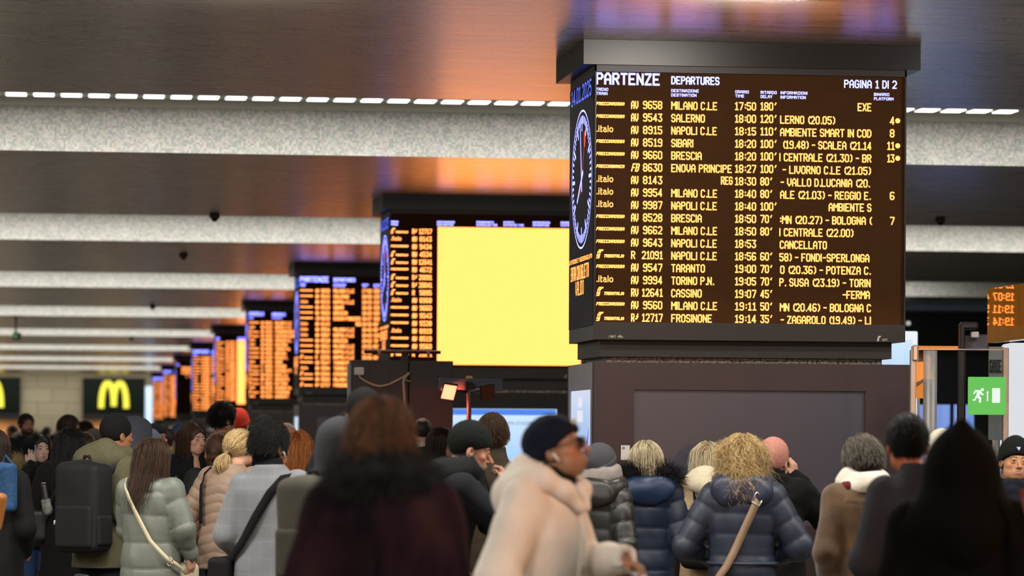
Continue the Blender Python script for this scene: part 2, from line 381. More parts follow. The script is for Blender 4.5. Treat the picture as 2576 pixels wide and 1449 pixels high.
# ------------------------------------------------------------------ departures boards
XD0, XD1, YF = 3.581, 5.758, 24.06
def local(px, py, Y=24.06):
    p = at_y(px, py, Y); return p.x - XD0, p.z
PITCH = 535 / 17
def board_rows(kind):
    """lists of (style, text, x0, x1, y centre, half height) in pixels of the nearest board"""
    W, A = [], []
    y0 = 264.
    dep = [("F", "AV 9658", "MILANO C.LE", "17:50", "180'", ("EXE", 2157, 2192), ""), ("F", "AV 9543", "SALERNO", "18:00", "120'", ("LERNO (20.05)", 1962, 2100), "4o"),
     ("I", "AV 8915", "NAPOLI C.LE", "18:15", "110'", ("AMBIENTE SMART IN COD", 1962, 2192), "8"), ("F", "AV 8519", "SIBARI", "18:20", "100'", ("(19.48) - SCALEA (21.14", 1968, 2192), "11o"),
     ("F", "AV 9660", "BRESCIA", "18:20", "100'", ("I CENTRALE (21.30) - BR", 1960, 2192), "13o"), ("F", "FB 8630", "ENOVA PRINCIPE", "18:27", "100'", ("- LIVORNO C.LE (21.05)", 1967, 2190), ""),
     ("I", "AV 8143", "REG", "18:30", "80'", ("- VALLO D.LUCANIA (20.", 1962, 2188), ""), ("I", "AV 9954", "MILANO C.LE", "18:40", "80'", ("ALE (21.03) - REGGIO E.", 1962, 2190), "6"),
     ("I", "AV 9987", "NAPOLI C.LE", "18:40", "100'", ("AMBIENTE S", 2084, 2192), ""), ("F", "AV 8528", "BRESCIA", "18:50", "70'", (":MN (20.27) - BOLOGNA (", 1960, 2192), "7"),
     ("F", "AV 9662", "MILANO C.LE", "18:50", "80'", ("I CENTRALE (22.00)", 1960, 2146), ""), ("F", "AV 9643", "NAPOLI C.LE", "18:53", "", ("CANCELLATO", 1961, 2080), ""),
     ("T", "R 21091", "NAPOLI C.LE", "18:56", "60'", ("58) - FONDI-SPERLONGA", 1960, 2187), ""), ("F", "AV 9547", "TARANTO", "19:00", "70'", ("O (20.36) - POTENZA C.", 1962, 2190), ""),
     ("I", "AV 9994", "TORINO P.N.", "19:05", "70'", ("P. SUSA (23.19) - TORIN", 1960, 2190), ""), ("T", "RV12641", "CASSINO", "19:07", "45'", ("-FERMA", 2118, 2188), ""),
     ("F", "AV 9560", "MILANO C.LE", "19:11", "50'", ("MN (20.46) - BOLOGNA C", 1961, 2191), ""), ("T", "Rp12717", "FROSINONE", "19:14", "35'", ("- ZAGAROLO (19.49) - LI", 1962, 2191), "")]
    arr = [("F", "AV 9643"), ("I", "AV 8143"), ("T", "RV 4534"), ("T", "RV12641"), ("I", "AV 8968"), ("I", "AV 8919"), ("F", "AV 9660"), ("F", "AV 9543"), ("F", "AV 9328"), ("I", "AV 9994"), ("T", "R 20091"), ("T", "R  5895"), ("F", "AV 8519"), ("T", "RV 4672"), ("T", "R 20041"), ("I", "AV 8915"), ("T", "RV12717"), ("I", "AV 9954")]
    two = [("T", "Rp12717"), ("I", "AV 8143"), ("F", "AV 9434"), ("T", "RV 4534"), ("T", "RV12641"), ("F", "RV 4672"), ("T", "Rp20091"), ("T", "Rp20041"), ("T", "R  5895"), ("I", "AV 8968"), ("F", "AV 9660"), ("F", "AV 9543"), ("F", "AV 9328"), ("I", "AV 8919"), ("F", "AV 8519"), ("F", "AV 9560"), ("T", "R 21091")]
    if kind == 'departures':
        W += [("PARTENZE", 1499, 1660, 197.5, 15.5, 5.6), ("DEPARTURES", 1688, 1810, 202, 10.5, 3.8), ("PAGINA 1 DI 2", 2123, 2256, 211, 10.5, 3.4), ("TRENO", 1499, 1530, 224.5, 4, 1.7), ("TRAIN", 1499, 1528, 235, 4, 1.7),
              ("DESTINAZIONE", 1688, 1758, 228, 4, 1.7), ("DESTINATION", 1688, 1752, 239, 4, 1.7), ("ORARIO", 1849, 1884, 231, 4, 1.7), ("TIME", 1849, 1872, 241.5, 4, 1.7), ("RITARDO", 1913, 1954, 232.5, 4, 1.7), ("DELAY", 1913, 1943, 243, 4, 1.7),
              ("INFORMAZIONI", 1963, 2031, 233.5, 4, 1.7), ("INFORMATION", 1963, 2027, 244.5, 4, 1.7), ("BINARIO", 2198, 2237, 237.5, 4, 1.7), ("PLATFORM", 2198, 2247, 248.5, 4, 1.7)]
        rows = dep
    elif kind == 'arrivals':
        W += [("ARRIVI", 1499, 1605, 197.5, 14.5, 4.6), ("ARRIVALS", 1665, 1760, 202, 10.5, 3.8), ("TRENO", 1499, 1530, 229, 5, 1.7), ("PROVENIENZA", 1665, 1735, 229, 5, 1.7), ("ORARIO", 1849, 1884, 231, 4, 1.7), ("RITARDO", 1913, 1954, 232.5, 4, 1.7), ("BINARIO", 2198, 2237, 237.5, 4, 1.7)]
        tw = ["MILANO C.LE", "NAPOLI C.LE", "FIUMICINO AER.", "CIVITAVECCHIA", "VENEZIA S.L.", "SALERNO", "TORINO P.N.", "BRESCIA", "REGGIO C.", "UDINE", "CASSINO", "VITERBO P.F.", "BARI C.LE", "GROSSETO", "NETTUNO", "VERONA P.N.", "FROSINONE", "GENOVA P."]
        rows = [(a, b, tw[i], "1%d:%02d" % (7 + i // 9, (i * 7) % 60), "%d'" % (20 + (i * 35) % 120), ("%s (1%d.%02d)" % (tw[-i], 6 + i % 3, (i * 13) % 60), 1962, 2120), "") for i, (a, b) in enumerate(arr)]
    else:
        hp = [("TRENO", 1499, 1530), ("TRAIN", 1499, 1528), ("DESTINAZIONE", 1688, 1760), ("DESTINATION", 1688, 1754), ("PROGRAMMATO", 1848, 1918), ("SCHEDULED TIME", 1848, 1933), ("STIMATO", 1958, 2000), ("ESTIMATED TIME", 1958, 2040), ("INFORMAZIONI", 2077, 2146), ("INFORMATION", 2077, 2142), ("BINARIO", 2190, 2228), ("PLATFORM", 2190, 2238)]
        W += [(t, a, b, 214 + (a - 1499) * .01 + 11 * (i % 2), 4, 1.9) for i, (t, a, b) in enumerate(hp)]
        rows = [(a, b, None, None, None, None, "") for a, b in two] if kind == 'yellow' else [(a, b, None, None, None, None, "") for a, b in arr[:0]]
    for i, r in enumerate(rows):
        y = y0 + PITCH * i - (10 if kind == 'yellow' else 0)
        br, cat, dst, tim, dly, inf, plt = r
        if br == 'F': A.append(("FRECCIABIANCA" if cat.startswith('FB') else "FRECCIAROSSA", 1499, 1570, y - 3.5, 4.4, 2.3, .3))
        elif br == 'I': A.append((".italo", 1499, 1542, y - 3.5, 8.5, 2.6, 0))
        else:
            A.append(("TRENITALIA", 1518, 1569, y + 2, 4.2, 2.4, .25)); A.append(("@", 1499, 1520, y - 3, 11.5, 0, 0))
        c, nmb = cat[:2].strip(), cat[2:].strip()
        A.append((c, 1587, 1587 + (19 if len(c) > 1 else 11), y, 10.5, 3.4, .25 if c == 'FB' else 0))
        if len(nmb) == 5: A.append((nmb, 1614, 1667, y, 10.5, 3.4, 0))
        else: A.append((nmb, 1617, 1666, y, 10.5, 3.4, 0))
        if dst == 'REG': A.append((dst, 1813, 1843, y + 1.5, 10.5, 3.4, 0))
        elif dst: A.append((dst, 1688, 1688 + glyph_width(dst) * 1.035 if dst != 'ENOVA PRINCIPE' else 1841, y + 1.5, 10.5, 3.4, 0))
        if tim: A.append((tim, 1848, 1902, y + 3, 10.5, 3.4, 0))
        if dly: A.append((dly, 1912, 1951 if len(dly) > 3 else 1940, y + 3.5, 10.5, 3.4, 0))
        if inf: A.append((inf[0], inf[1], inf[2], y + 5.5, 10.5, 3.4, 0))
        if plt:
            d = plt.rstrip('o'); A.append((d, {1: 2238, 2: 2231}[len(d)], 2250, y + 8.5, 10.5, 3.4, 0))
            if plt.endswith('o'): A.append(("O", 0, 2258, y + 8.5, 6.5, 0, 0))
    if kind == 'sparse':
        W += [("PAGINA 1", 1700, 1790, 205, 12, 4)]
        for i, t in enumerate(["SERVIZIO CLIENTI", "CUSTOMER SERVICE", "INFO"]): A.append((t, 1560 + 60 * (i > 1), 2000, y0 + 46 * i, 16, 6, 0))
    return W, A
def make_text_mesh(items, white):
    mb = MB(); yl = -.004
    put = lambda x, z: (x, yl, z)
    for it in items:
        t, a, b, yc, hh, st = it[:6]; sl = it[6] if len(it) > 6 else 0.
        xa, za = local(a if a else b, yc); xb, zb = local(b, yc); zc = za if a else zb; h = hh / FPX * 24.5; st = st / FPX * 24.5
        if t == '@': rail_mark(mb, xa, zc - h, 2 * h, put); continue
        if t == 'O' and not a:
            n = 16; mb.add([put(xb + h * cos(2 * pi * k / n), zc + h * sin(2 * pi * k / n)) for k in range(n)], [tuple(range(n))]); continue
        stroke_text(mb, t, xa + st / 2, xb - st / 2, zc - h + st / 2, zc + h - st / 2, st, put, sl)
    return mb
def mesh_of(mb, name, mat):
    me = bpy.data.meshes.new(name); me.from_pydata(mb.v, [], mb.f); me.materials.append(mat); return me
TXT = {}
for kd in ('departures', 'arrivals', 'yellow', 'sparse'):
    w_, a_ = board_rows(kd)
    TXT[kd] = (mesh_of(make_text_mesh(w_, True), 'white_lettering', M_WHITE), mesh_of(make_text_mesh(a_, False), 'amber_lettering', M_AMBER))
# side clock: drawn on the plane x = 0 of the side panel, y running back along it
DD = 1.186; ZB = 2.276; ZT = 4.156
def side_put(y, z): return (-.006, y, z)
mb = MB(); cy, cz, R = DD * .47, CAMZ + 1.815, .487
zc_ = at_y(1463, 451, 24.6).z; cz = zc_
n = 72
for k in range(n):
    a, b = 2 * pi * k / n, 2 * pi * (k + 1) / n
    mb.add([side_put(cy - r * sin(t), cz + r * cos(t)) for r, t in ((R, a), (R, b), (R - .013, b), (R - .013, a))], [(0, 1, 2, 3)])
for k in range(60):
    a = 2 * pi * k / 60; r0 = R - (.15 if k % 5 == 0 else .095); r1 = R - .04; w = .013 if k % 5 == 0 else .0095
    sy, sz = -sin(a), cos(a); py, pz = cos(a), sin(a)
    mb.add([side_put(cy + sy * r + py * w * q, cz + sz * r + pz * w * q) for r, q in ((r0, -1), (r0, 1), (r1, 1), (r1, -1))], [(0, 1, 2, 3)])
def hand(mb, ang, L, w, back=.09):
    a = radians(ang); sy, sz = -sin(a), cos(a); py, pz = cos(a), sin(a)
    mb.add([(-.008, cy + sy * r + py * w * q, cz + sz * r + pz * w * q) for r, q in ((-back, -1), (-back, 1), (L, .75), (L, -.75))], [(0, 1, 2, 3)])
hand(mb, -11, .40, .014); hand(mb, 234, .26, .017)
ME_CLOCK = mesh_of(mb, 'clock_face', M_WHITE)
mb = MB(); hand(mb, 29, .32, .007, .12)
a = radians(29)
mb.add([(-.009, cy - sin(a) * .31 + .038 * cos(t), cz + cos(a) * .31 + .06 * sin(t)) for t in np.linspace(0, 2 * pi, 20)[:-1]], [tuple(range(19))])
ME_SECOND = mesh_of(mb, 'second_hand', M_RED)
mb = MB()
sp = lambda x, z: side_put(DD - x, z)
stroke_text(mb, "14.01.2025", .10, DD - .13, ZT - .185, ZT - .085, .015, sp)
ME_DATE = mesh_of(mb, 'date_lettering', M_BLUEW)
mb = MB()
zt = at_y(1461, 653, 24.6).z
stroke_text(mb, "LA STAZIONE E' VIDEOSORVEGLIATA", .03, DD - .05, zt - .010, zt + .016, .007, sp)
stroke_text(mb, "ENTRA CON BIGLIETTO", .12, DD - .20, zt - .13, zt - .04, .012, sp)
stroke_text(mb, "VALIDO", .36, DD - .44, zt - .24, zt - .15, .012, sp)
ME_SIDETXT = mesh_of(mb, 'message_lettering', M_AMBER)
def ad_screen_mat(name, strength, seed, c0=(.20, .42, .95), c1=(.62, .80, 1.0)):
    q = NT(name); tc = q.n('ShaderNodeTexCoord')
    gr = q.n('ShaderNodeSeparateXYZ'); q.l(tc.outputs['Generated'], gr.inputs[0])
    vo = q.n('ShaderNodeTexVoronoi', i_Scale=2.3 + seed); q.l(tc.outputs['Generated'], vo.inputs['Vector'])
    r = q.n('ShaderNodeValToRGB'); e = r.color_ramp.elements; e[0].color = (*c0, 1); e[1].color = (*c1, 1); q.l(gr.outputs['Z'], r.inputs[0])
    mx = q.n('ShaderNodeMix', data_type='RGBA', blend_type='SCREEN'); mx.inputs[0].default_value = .22; q.l(r.outputs[0], mx.inputs[6]); q.l(vo.outputs['Color'], mx.inputs[7])
    q.p.inputs['Base Color'].default_value = (0, 0, 0, 1); q.p.inputs['Roughness'].default_value = .3
    q.l(mx.outputs[2], q.p.inputs['Emission Color']); q.p.inputs['Emission Strength'].default_value = strength
    return q.m
M_AD = ad_screen_mat('lit advert', .85, 0.)
M_AD2 = ad_screen_mat('lit advert pale', 1.0, 1.3)
def panel_dark():
    q = NT('switched off panel'); q.p.inputs['Base Color'].default_value = (*lin('#2e2a36'), 1); q.p.inputs['Roughness'].default_value = .34; q.p.inputs['Specular IOR Level'].default_value = .9
    tc = q.n('ShaderNodeTexCoord'); no = q.n('ShaderNodeTexNoise', i_Scale=260., i_Detail=2.); q.l(tc.outputs['Object'], no.inputs['Vector'])
    b = q.n('ShaderNodeBump', i_Strength=.1, i_Distance=.002); q.l(no.outputs['Fac'], b.inputs['Height']); q.l(b.outputs[0], q.p.inputs['Normal'])
    return q.m
M_PANEL = panel_dark()
WB = XD1 - XD0
def make_board(i, kind, label, yellow=None):
    b = empty('departures_board', (XD0, YF + 15.5 * i, 0), 0, label, 'departures board', 'departures boards on the row of columns')
    MB().box(-.087, WB + .091, -.06, 1.315, 4.156, CEIL - .001).build('canopy', M_CAP, b)
    MB().box(0, WB, 0, DD, ZB, ZT + .01).build('housing', M_SIDE, b)
    f = MB().box(.006, WB - .006, -.030, 0, ZB + .15, ZT - .02); f.box(.006, WB - .006, -.030, 0, ZT - .02, ZT)
    sc = MB().box(.006, WB - .012, -.003, 0.0, ZB + .12, ZT - .045).build('screen', M_SCREEN, b)
    w, a = TXT[kind]
    link(bpy.data.objects.new('white_lettering', w), sc); link(bpy.data.objects.new('amber_lettering', a), sc)
    if yellow:
        MB().box(yellow[0], yellow[1], -.006, -.003, ZB + .15, at_y(1750, 237, YF).z).build('lit_block', M_YELLOW, sc)
    bz = MB().box(0, WB, -.03, 0, ZB, ZB + .12); bz.box(0, .008, -.03, 0, ZB + .12, ZT); bz.box(WB - .012, WB, -.03, 0, ZB + .12, ZT); bz.box(0, WB, -.03, 0, ZT - .045, ZT)
    bz.build('bezel', M_BEZEL, b)
    s = MB().box(-.005, 0, .015, DD - .015, ZB + .1, ZT - .07).build('side_screen', plain('side led face', '#2b282c', .6, spec=.1), b)
    for me in (ME_CLOCK, ME_SECOND, ME_DATE, ME_SIDETXT): link(bpy.data.objects.new(me.name.split('.')[0], me), s)
    MB().box(.055, WB - .075, .06, DD - .05, ZB - .115, ZB).build('plinth', M_BEZEL, b)
    # small maker marks on the bezel
    mk = MB(); put = lambda x, z: (x, -.032, z)
    xa, za = local(1529, 846); xb, _ = local(1545, 846)
    stroke_text(mk, "solari", xa, xb, za - .008, za + .008, .0035, put); xa, _ = local(1552, 846); xb, _ = local(1566, 846); stroke_text(mk, "udine", xa, xb, za - .008, za + .008, .0035, put)
    xa, za = local(2203, 852); rail_mark(mk, xa, za - .018, .036, put); xa, za = local(2217, 855); xb, _ = local(2228, 855); stroke_text(mk, "RFI", xa, xb, za - .008, za + .006, .003, put, .2)
    mk.build('maker_mark', plain('silver print', '#b8b0a4', .4), b)
    return b
# stone column above and inside each cladding
def make_column(i):
    y = YF + 15.5 * i
    tag(MB().box(XD0 + .11, XD1 - .13, y + .12, y + DD - .1, 0, CEIL).build('column', M_GRAN), kind='structure')
ZK = 2.119
def make_cladding(i, front, label):
    y = YF + 15.5 * i
    c = empty('column_cladding', (XD0, y, 0), 0, label, 'column cladding', 'cladding around the column feet')
    XL, XR = -.003, WB + .03
    px = lambda p, q: local(p, q)
    fx0, fz1 = px(1592, 980); fx1, _ = px(2172, 980); _, fz0 = px(1900, 1322)
    m = MB(); m.box(XL, fx0, -.06, .02, 0, ZK); m.box(fx1, XR, -.06, .02, 0, ZK); m.box(fx0, fx1, -.06, .02, fz1, ZK); m.box(fx0, fx1, -.06, .02, 0, fz0)
    m.build('front_panel', M_MAROON if i != 1 else M_BLACK, c)
    MB().box(fx0, fx1, -.035, .0, fz0, fz1).build('front_screen', M_PANEL if front == 'off' else M_AD2, c)
    if front == 'on':
        fs = bpy.data.objects[c.children[-1].name]
        MB().box(fx0 + .01, fx1 - .01, -.0375, -.0352, fz1 - .07, fz1 - .005).build('screen_bar', glow('screen bar blue', (.10, .28, .95), .9, False), fs)
        MB().box(fx0 + .34, fx0 + .355, -.0375, -.0352, fz0, fz1 - .07).build('screen_divider', glow('screen divider blue', (.25, .45, 1.0), .9, False), fs)
        t_ = MB(); stroke_text(t_, "MAPPA STAZIONE", fx1 - .62, fx1 - .25, fz1 - .18, fz1 - .145, .008, lambda x, z: (x, -.038, z)); t_.build('screen_lettering', glow('screen grey', (.35, .5, .75), .9, False), fs)
    m = MB(); yy0, yy1 = .10, DD - .08; s0, s1 = 1.2, fz1 - .0
    m.box(XL, XL + .05, .02, yy0, 0, ZK); m.box(XL, XL + .05, yy1, DD, 0, ZK); m.box(XL, XL + .05, yy0, yy1, s1, ZK); m.box(XL, XL + .05, yy0, yy1, 0, s0)
    m.build('side_panel', M_GREY, c)
    sc = MB().box(XL + .01, XL + .03, yy0, yy1, s0, s1).build('side_screen', M_AD, c)
    art = MB()
    art.add([(XL + .008, .35, s0), (XL + .008, .75, s0), (XL + .008, .22, s1 - .25)], [(0, 1, 2)])
    art.build('advert_peak', glow('advert violet', (.34, .28, .85), .8, False), sc)
    art = MB(); art.add([(XL + .006, .42, s0), (XL + .006, .50, s0), (XL + .006, .27, s1 - .32), (XL + .006, .25, s1 - .32)], [(0, 1, 2, 3)])
    art.build('advert_streak', glow('advert red', (.95, .10, .22), .9, False), sc)
    art = MB(); art.box(XL + .006, XL + .009, .55, .78, s1 - .22, s1 - .14); art.box(XL + .006, XL + .009, .60, .73, s1 - .12, s1 - .05)
    art.build('advert_emblem', glow('advert white', (.9, .9, 1.), .9, False), sc)
    m = MB(); m.box(XR - .05, XR, .02, DD, 0, ZK); m.box(XL, XR, DD, DD + .05, 0, ZK); m.build('rear_panel', M_BLACK, c)
    return c
KINDS = ['departures', 'yellow', 'departures', 'arrivals', 'yellow', 'departures', 'sparse', 'arrivals', 'departures']
LBL = ['nearest departures board headed PARTENZE DEPARTURES, PAGINA 1 DI 2, on the front column',
       'second departures board, most of it one solid lit yellow block', 'third departures board in the row, headed PARTENZE, behind the yellow one',
       'fourth board in the row, headed ARRIVI, amber rows', 'fifth board in the row, with a narrow yellow strip beside amber rows',
       'sixth board in the row, left of the fifth, with a narrow yellow edge', 'seventh board in the row, almost blank with a few amber lines', 'eighth board in the row, small blurred amber rows',
       'farthest board in the row, beside the white totem and burger sign']
yx0 = local(1690, 400)[0]
for i in range(9):
    make_board(i, KINDS[i], LBL[i], {1: (yx0, WB - .014), 4: (yx0 - .02, WB - .014), 5: (yx0 + .1, WB - .014)}.get(i))
    make_column(i)
    make_cladding(i, 'on' if i == 1 else 'off', ['maroon column cladding with a large switched-off grey panel', 'black column cladding with a pale blue lit screen under the yellow board'][i] if i < 2 else
        ['maroon cladding around the third column foot', 'dark cladding around the fourth column foot', 'dark cladding around the fifth column foot', 'dark cladding around the sixth column foot', 'dark cladding around the seventh column foot', 'dark cladding around the eighth column foot', 'dark cladding around the farthest column foot'][i - 2])
# ------------------------------------------------------------------ far wall, signs
def stone():
    q = NT('travertine wall'); tc = q.n('ShaderNodeTexCoord'); mp = q.n('ShaderNodeMapping'); mp.inputs['Rotation'].default_value = (pi / 2, 0, 0); q.l(tc.outputs['Object'], mp.inputs[0])
    br = q.n('ShaderNodeTexBrick', i_Scale=.4); br.inputs['Color1'].default_value = (*lin('#b3a88c'), 1); br.inputs['Color2'].default_value = (*lin('#a89d84'), 1); br.inputs['Mortar'].default_value = (*lin('#8f8570'), 1); br.inputs['Mortar Size'].default_value = .01
    q.l(mp.outputs[0], br.inputs['Vector']); q.l(br.outputs['Color'], q.p.inputs['Base Color']); q.p.inputs['Roughness'].default_value = .6
    return q.m
M_STONE = stone()
YW = 155.8
def fx(px): return at_y(px, 1000, YW).x
def fz(py, px=285): return at_y(px, py, YW).z
SHOPZ = fz(1054)
m = MB(); zt = SLOT
m.box(-12, fx(-110), YW, YW + .3, 0, zt); m.box(fx(52), fx(208), YW, YW + .3, 0, zt); m.box(fx(364), 22, YW, YW + .3, 0, zt)
m.box(fx(-110), fx(52), YW, YW + .3, SHOPZ, zt); m.box(fx(208), fx(364), YW, YW + .3, SHOPZ, zt)
tag(m.build('wall_far', M_STONE), kind='structure')
tag(MB().box(-12, 22, YW + 3, YW + 3.1, 0, SLOT).build('wall_shop', plain('shop back wall', '#c99a6a', .7)), kind='structure')
for a, b, k in ((-110, 52, 0), (208, 364, 1)):
    d = bpy.data.lights.new('shop_lamp', 'AREA'); d.energy = 90; d.size = 1.6; d.color = (1, .72, .45); o = link(bpy.data.objects.new('shop_lamp', d)); o.location = ((fx(a) + fx(b)) / 2, YW + 1.4, SHOPZ - .05)
    s = empty('shop_sign', (fx((a + b) / 2), YW, 0), 0, ['dark green shop sign with glowing yellow arches at the far left edge, mostly cut off', 'dark green shop sign with complete glowing yellow arches on the far wall'][k], 'sign', 'burger restaurant signs on the far wall')
    w2 = (fx(b) - fx(a)) / 2
    MB().box(-w2, w2, -.25, 0, fz(1036), fz(951)).build('sign_board', plain('dark green sign', '#06140c', .5, spec=.2), s)
    MB().box(-w2, w2, -.18, 0, SHOPZ - .02, fz(1036)).build('fascia', plain('dark fascia', '#17181a', .5), s)
    mb = MB(); hw = (fx(326) - fx(247)) / 2; z0, z1 = fz(1027), fz(957); zm = fz(1022)
    for sg in (-1, 1):
        for x0, x1, zb in ((hw - .14, hw * .38, z0), (0.0, hw * .38, zm)):
            pts = []
            for t in np.linspace(0, 1, 14):
                u = sin(t * pi / 2); xx = x0 + (x1 - x0) * (1 - cos(t * pi / 2)) ** 1.15; zz = zb + (z1 - .12 - zb) * u
                pts.append((sg * xx, -.30, zz))
            mb.tube(pts, .125, 10)
    mb.build('golden_arches', glow('arches glow', (1.0, .92, .09), 1.25), s, True)
o = MB().box(0, (fx(383) - fx(366)), -.06, .06, .0, 2.9).build('advertising_totem', ad_screen_mat('pale totem', 1.4, .6)); p = at_y(366, 1000, 146.); o.location = (p.x, 146., at_y(372, 1050, 146.).z - .0)
o.location.z = 0; zz = at_y(372, 972, 146.).z; o.scale = (.92, 1, zz / 2.9); tag(o, 'white lit advertising totem beside the farthest board', 'advertising totem')

# ------------------------------------------------------------------ ceiling cameras and hanging projector
cam_src = None
for px, py, w, lab in ((540, 529, 43.2, 'dome camera under the second ceiling slab, left of the yellow board'), (462, 641, 52.5, 'dome camera above the third board, under the third slab'), (384, 764, 73., 'small dome camera under the fourth ceiling slab'),
                       (331, 846, 96., 'tiny dome camera farthest down the ceiling'), (2365, 570, 43.2, 'brown dome camera to the right of the nearest board')):
    p = at(px, py, w)
    c = empty('dome_camera', (p.x, p.y, CEIL), 0, lab, 'security camera', 'dome cameras on the ceiling')
    MB().lathe([(0, 0), (.062, 0), (.062, -.05), (.055, -.065), (0, -.065)], 18).build('housing', plain('camera brown', '#4a332e', .5), c, True)
    MB().lathe([(.045, -.06)] + [(.045 * cos(t), -.06 - .045 * sin(t)) for t in np.linspace(0, pi / 2, 6)], 18).build('lens_dome', plain('camera dome', '#0b0a0a', .15), c, True)
p = at(40, 799, 80.)
c = empty('hanging_projector', (p.x, p.y, CEIL), 0, 'black device with a green light hanging on a rod from the ceiling', 'projector')
zb = at(42, 846, 80.).z - CEIL
MB().tube([(0, 0, 0), (0, 0, zb + .08)], .025, 8).build('rod', M_BLACK, c); MB().box(-.13, .13, -.13, .13, -.02, 0).build('ceiling_plate', M_BLACK, c)
MB().box(-.07, .12, -.13, .13, zb - .08, zb + .08, .02).build('body', M_BLACK, c); MB().box(-.03, .01, -.14, -.13, zb - .02, zb + .02).build('indicator', glow('green led', (.1, .9, .15), .8), c)

# ------------------------------------------------------------------ black kiosk with its wiring, post with lamps
KW = 31.0
p0 = at(883, 1000, KW); p1 = at(1140, 1000, KW); ztop = at(1010, 906, KW).z
k = empty('black_kiosk', (p0.x, p0.y, 0), -.05, 'tall black kiosk in front of the yellow board, with white box and cable on it', 'kiosk')
kw = (p1 - p0).length; xm = kw * .56
M_KB = plain('kiosk black', '#2a2320', .5, spec=.4)
MB().box(0, xm, -.02, .6, 0, ztop, .006).build('body', M_KB, k)
m = MB().box(xm + .004, kw, 0, .6, 0, ztop - .004, .006).build('side_body', plain('kiosk brown black', '#2b1d1a', .5, spec=.4), k)
MB().box(-.02, 0, 0, .5, 0, ztop - .03).build('edge_strip', M_GREY, k)
for a in (.16, .33): MB().box(xm * a * 2 - .004, xm * a * 2 + .002, -.0225, -.02, .02, ztop - .02).build('panel_joint', M_BLACK, k)
bx, bz = (at(891, 925, KW) - p0).length, at(900, 944, KW).z
MB().box(.025, .112, -.075, -.021, bz, at(900, 924, KW).z, .008).build('junction_box', plain('white box', '#c9c4bb', .5), k)
kl = lambda px, py: ((px - 883) / 257 * kw, -.05, at(px, py, KW).z)
cable = [kl(902, 943), kl(905, 950), kl(921, 961), kl(940, 969), kl(957, 972), kl(978, 967), kl(1000, 956), kl(1017, 947)]
MB().tube(cable, .009, 8).build('cable', plain('beige cable', '#c1a58c', .6), k, True)
MB().tube([kl(1017, 1060), kl(1017, 1000), kl(1014, 960), kl(1018, 948), kl(1029, 938)], .0125, 8).build('conduit', plain('beige conduit', '#b79c85', .6), k, True)
MB().tube([kl(1018, 955), kl(1026, 959), kl(1034, 960)], .006, 6).build('conduit_clip', plain('brass clip', '#a9814f', .4), k, True)
m = MB().box(kl(1010, 905)[0], kl(1026, 905)[0], .02, .08, ztop - .01, kl(1020, 876)[2]).build('mast', M_KB, k)
r = MB().tube([(kl(915, 884)[0], -.02, kl(915, 884)[2]), (kl(1108, 884)[0], -.02, kl(1108, 886)[2])], .016, 10).build('rail', plain('dark copper rail', '#5a2c14', .35, metal=.4), k, True)
MB().box(kl(1010, 884)[0], kl(1026, 884)[0], -.01, .03, kl(1020, 894)[2], kl(1020, 877)[2]).build('rail_bracket', M_KB, k)
for px in (953, 1077):
    x, _, z = kl(px, 884); MB().lathe([(0, -.045), (.012, -.045), (.016, -.02), (.024, 0), (.019, .022), (0, .024)], 12, (x, -.02, z)).build('spotlight', plain('spot metal', '#c08a70', .4), r, True)
PW = 29.6
p = at(1180, 1000, PW)
h = empty('lamp_post', (p.x, p.y, 0), 0, 'thin post with two flat heater lamps, one glowing orange red', 'heater lamp')
ppx = PW / FPX
X = lambda px: (px - 1180) * ppx
Zp = lambda py: at(1180, py, PW).z
MB().tube([(0, 0, 0), (0, 0, Zp(984))], .020, 12).build('post', plain('post metal', '#5d5158', .35, metal=.5), h, True)
MB().tube([(0, 0, Zp(986)), (X(1196), 0, Zp(983)), (X(1215), 0, Zp(981))], .013, 8).build('arm', plain('post metal', '#5d5158', .35, metal=.5), h, True)
MB().tube([(0, 0, Zp(984)), (X(1166), 0, Zp(985)), (X(1140), 0, Zp(983))], .013, 8).build('arm', M_BLACK, h, True)
def head(x, z, tilt, mat, nm):
    o = MB().box(-.062, .062, -.10, .10, -.012, .012, .006).build('lamp_head', plain('lamp shell', '#1c1412', .5), h); o.location = (x, -.04, z); o.rotation_euler = (radians(-38), radians(tilt), 0)
    MB().box(-.052, .052, -.09, .09, -.016, -.012).build('lamp_face', mat, o)
head(X(1128), Zp(984), 8, glow('heater glow', (5.0, .80, .40), 1.0), 0)
head(X(1224), Zp(986), -10, plain('amber lens', '#7a3d12', .3), 1)
hl = bpy.data.lights.new('heater_lamp', 'AREA'); hl.energy = 9; hl.color = (1., .12, .05); hl.size = .1; hl = link(bpy.data.objects.new('heater_lamp', hl), h); hl.location = (X(1128), .03, Zp(988)); hl.rotation_euler = (radians(35), radians(-25), 0)
MB().box(X(1112), X(1270), .12, .30, Zp(983), Zp(951), .004).build('sign_box', plain('blue grey box', '#4a4a58', .5), h)
MB().box(-.03, .03, .0, .13, Zp(980), Zp(960)).build('sign_bracket', M_BLACK, h)
MB().lathe([(.03, 0), (.022, .018), (0, .022)], 12, (X(1187), .2, Zp(951))).build('sign_beacon', plain('amber beacon', '#c98a2a', .3), h, True)
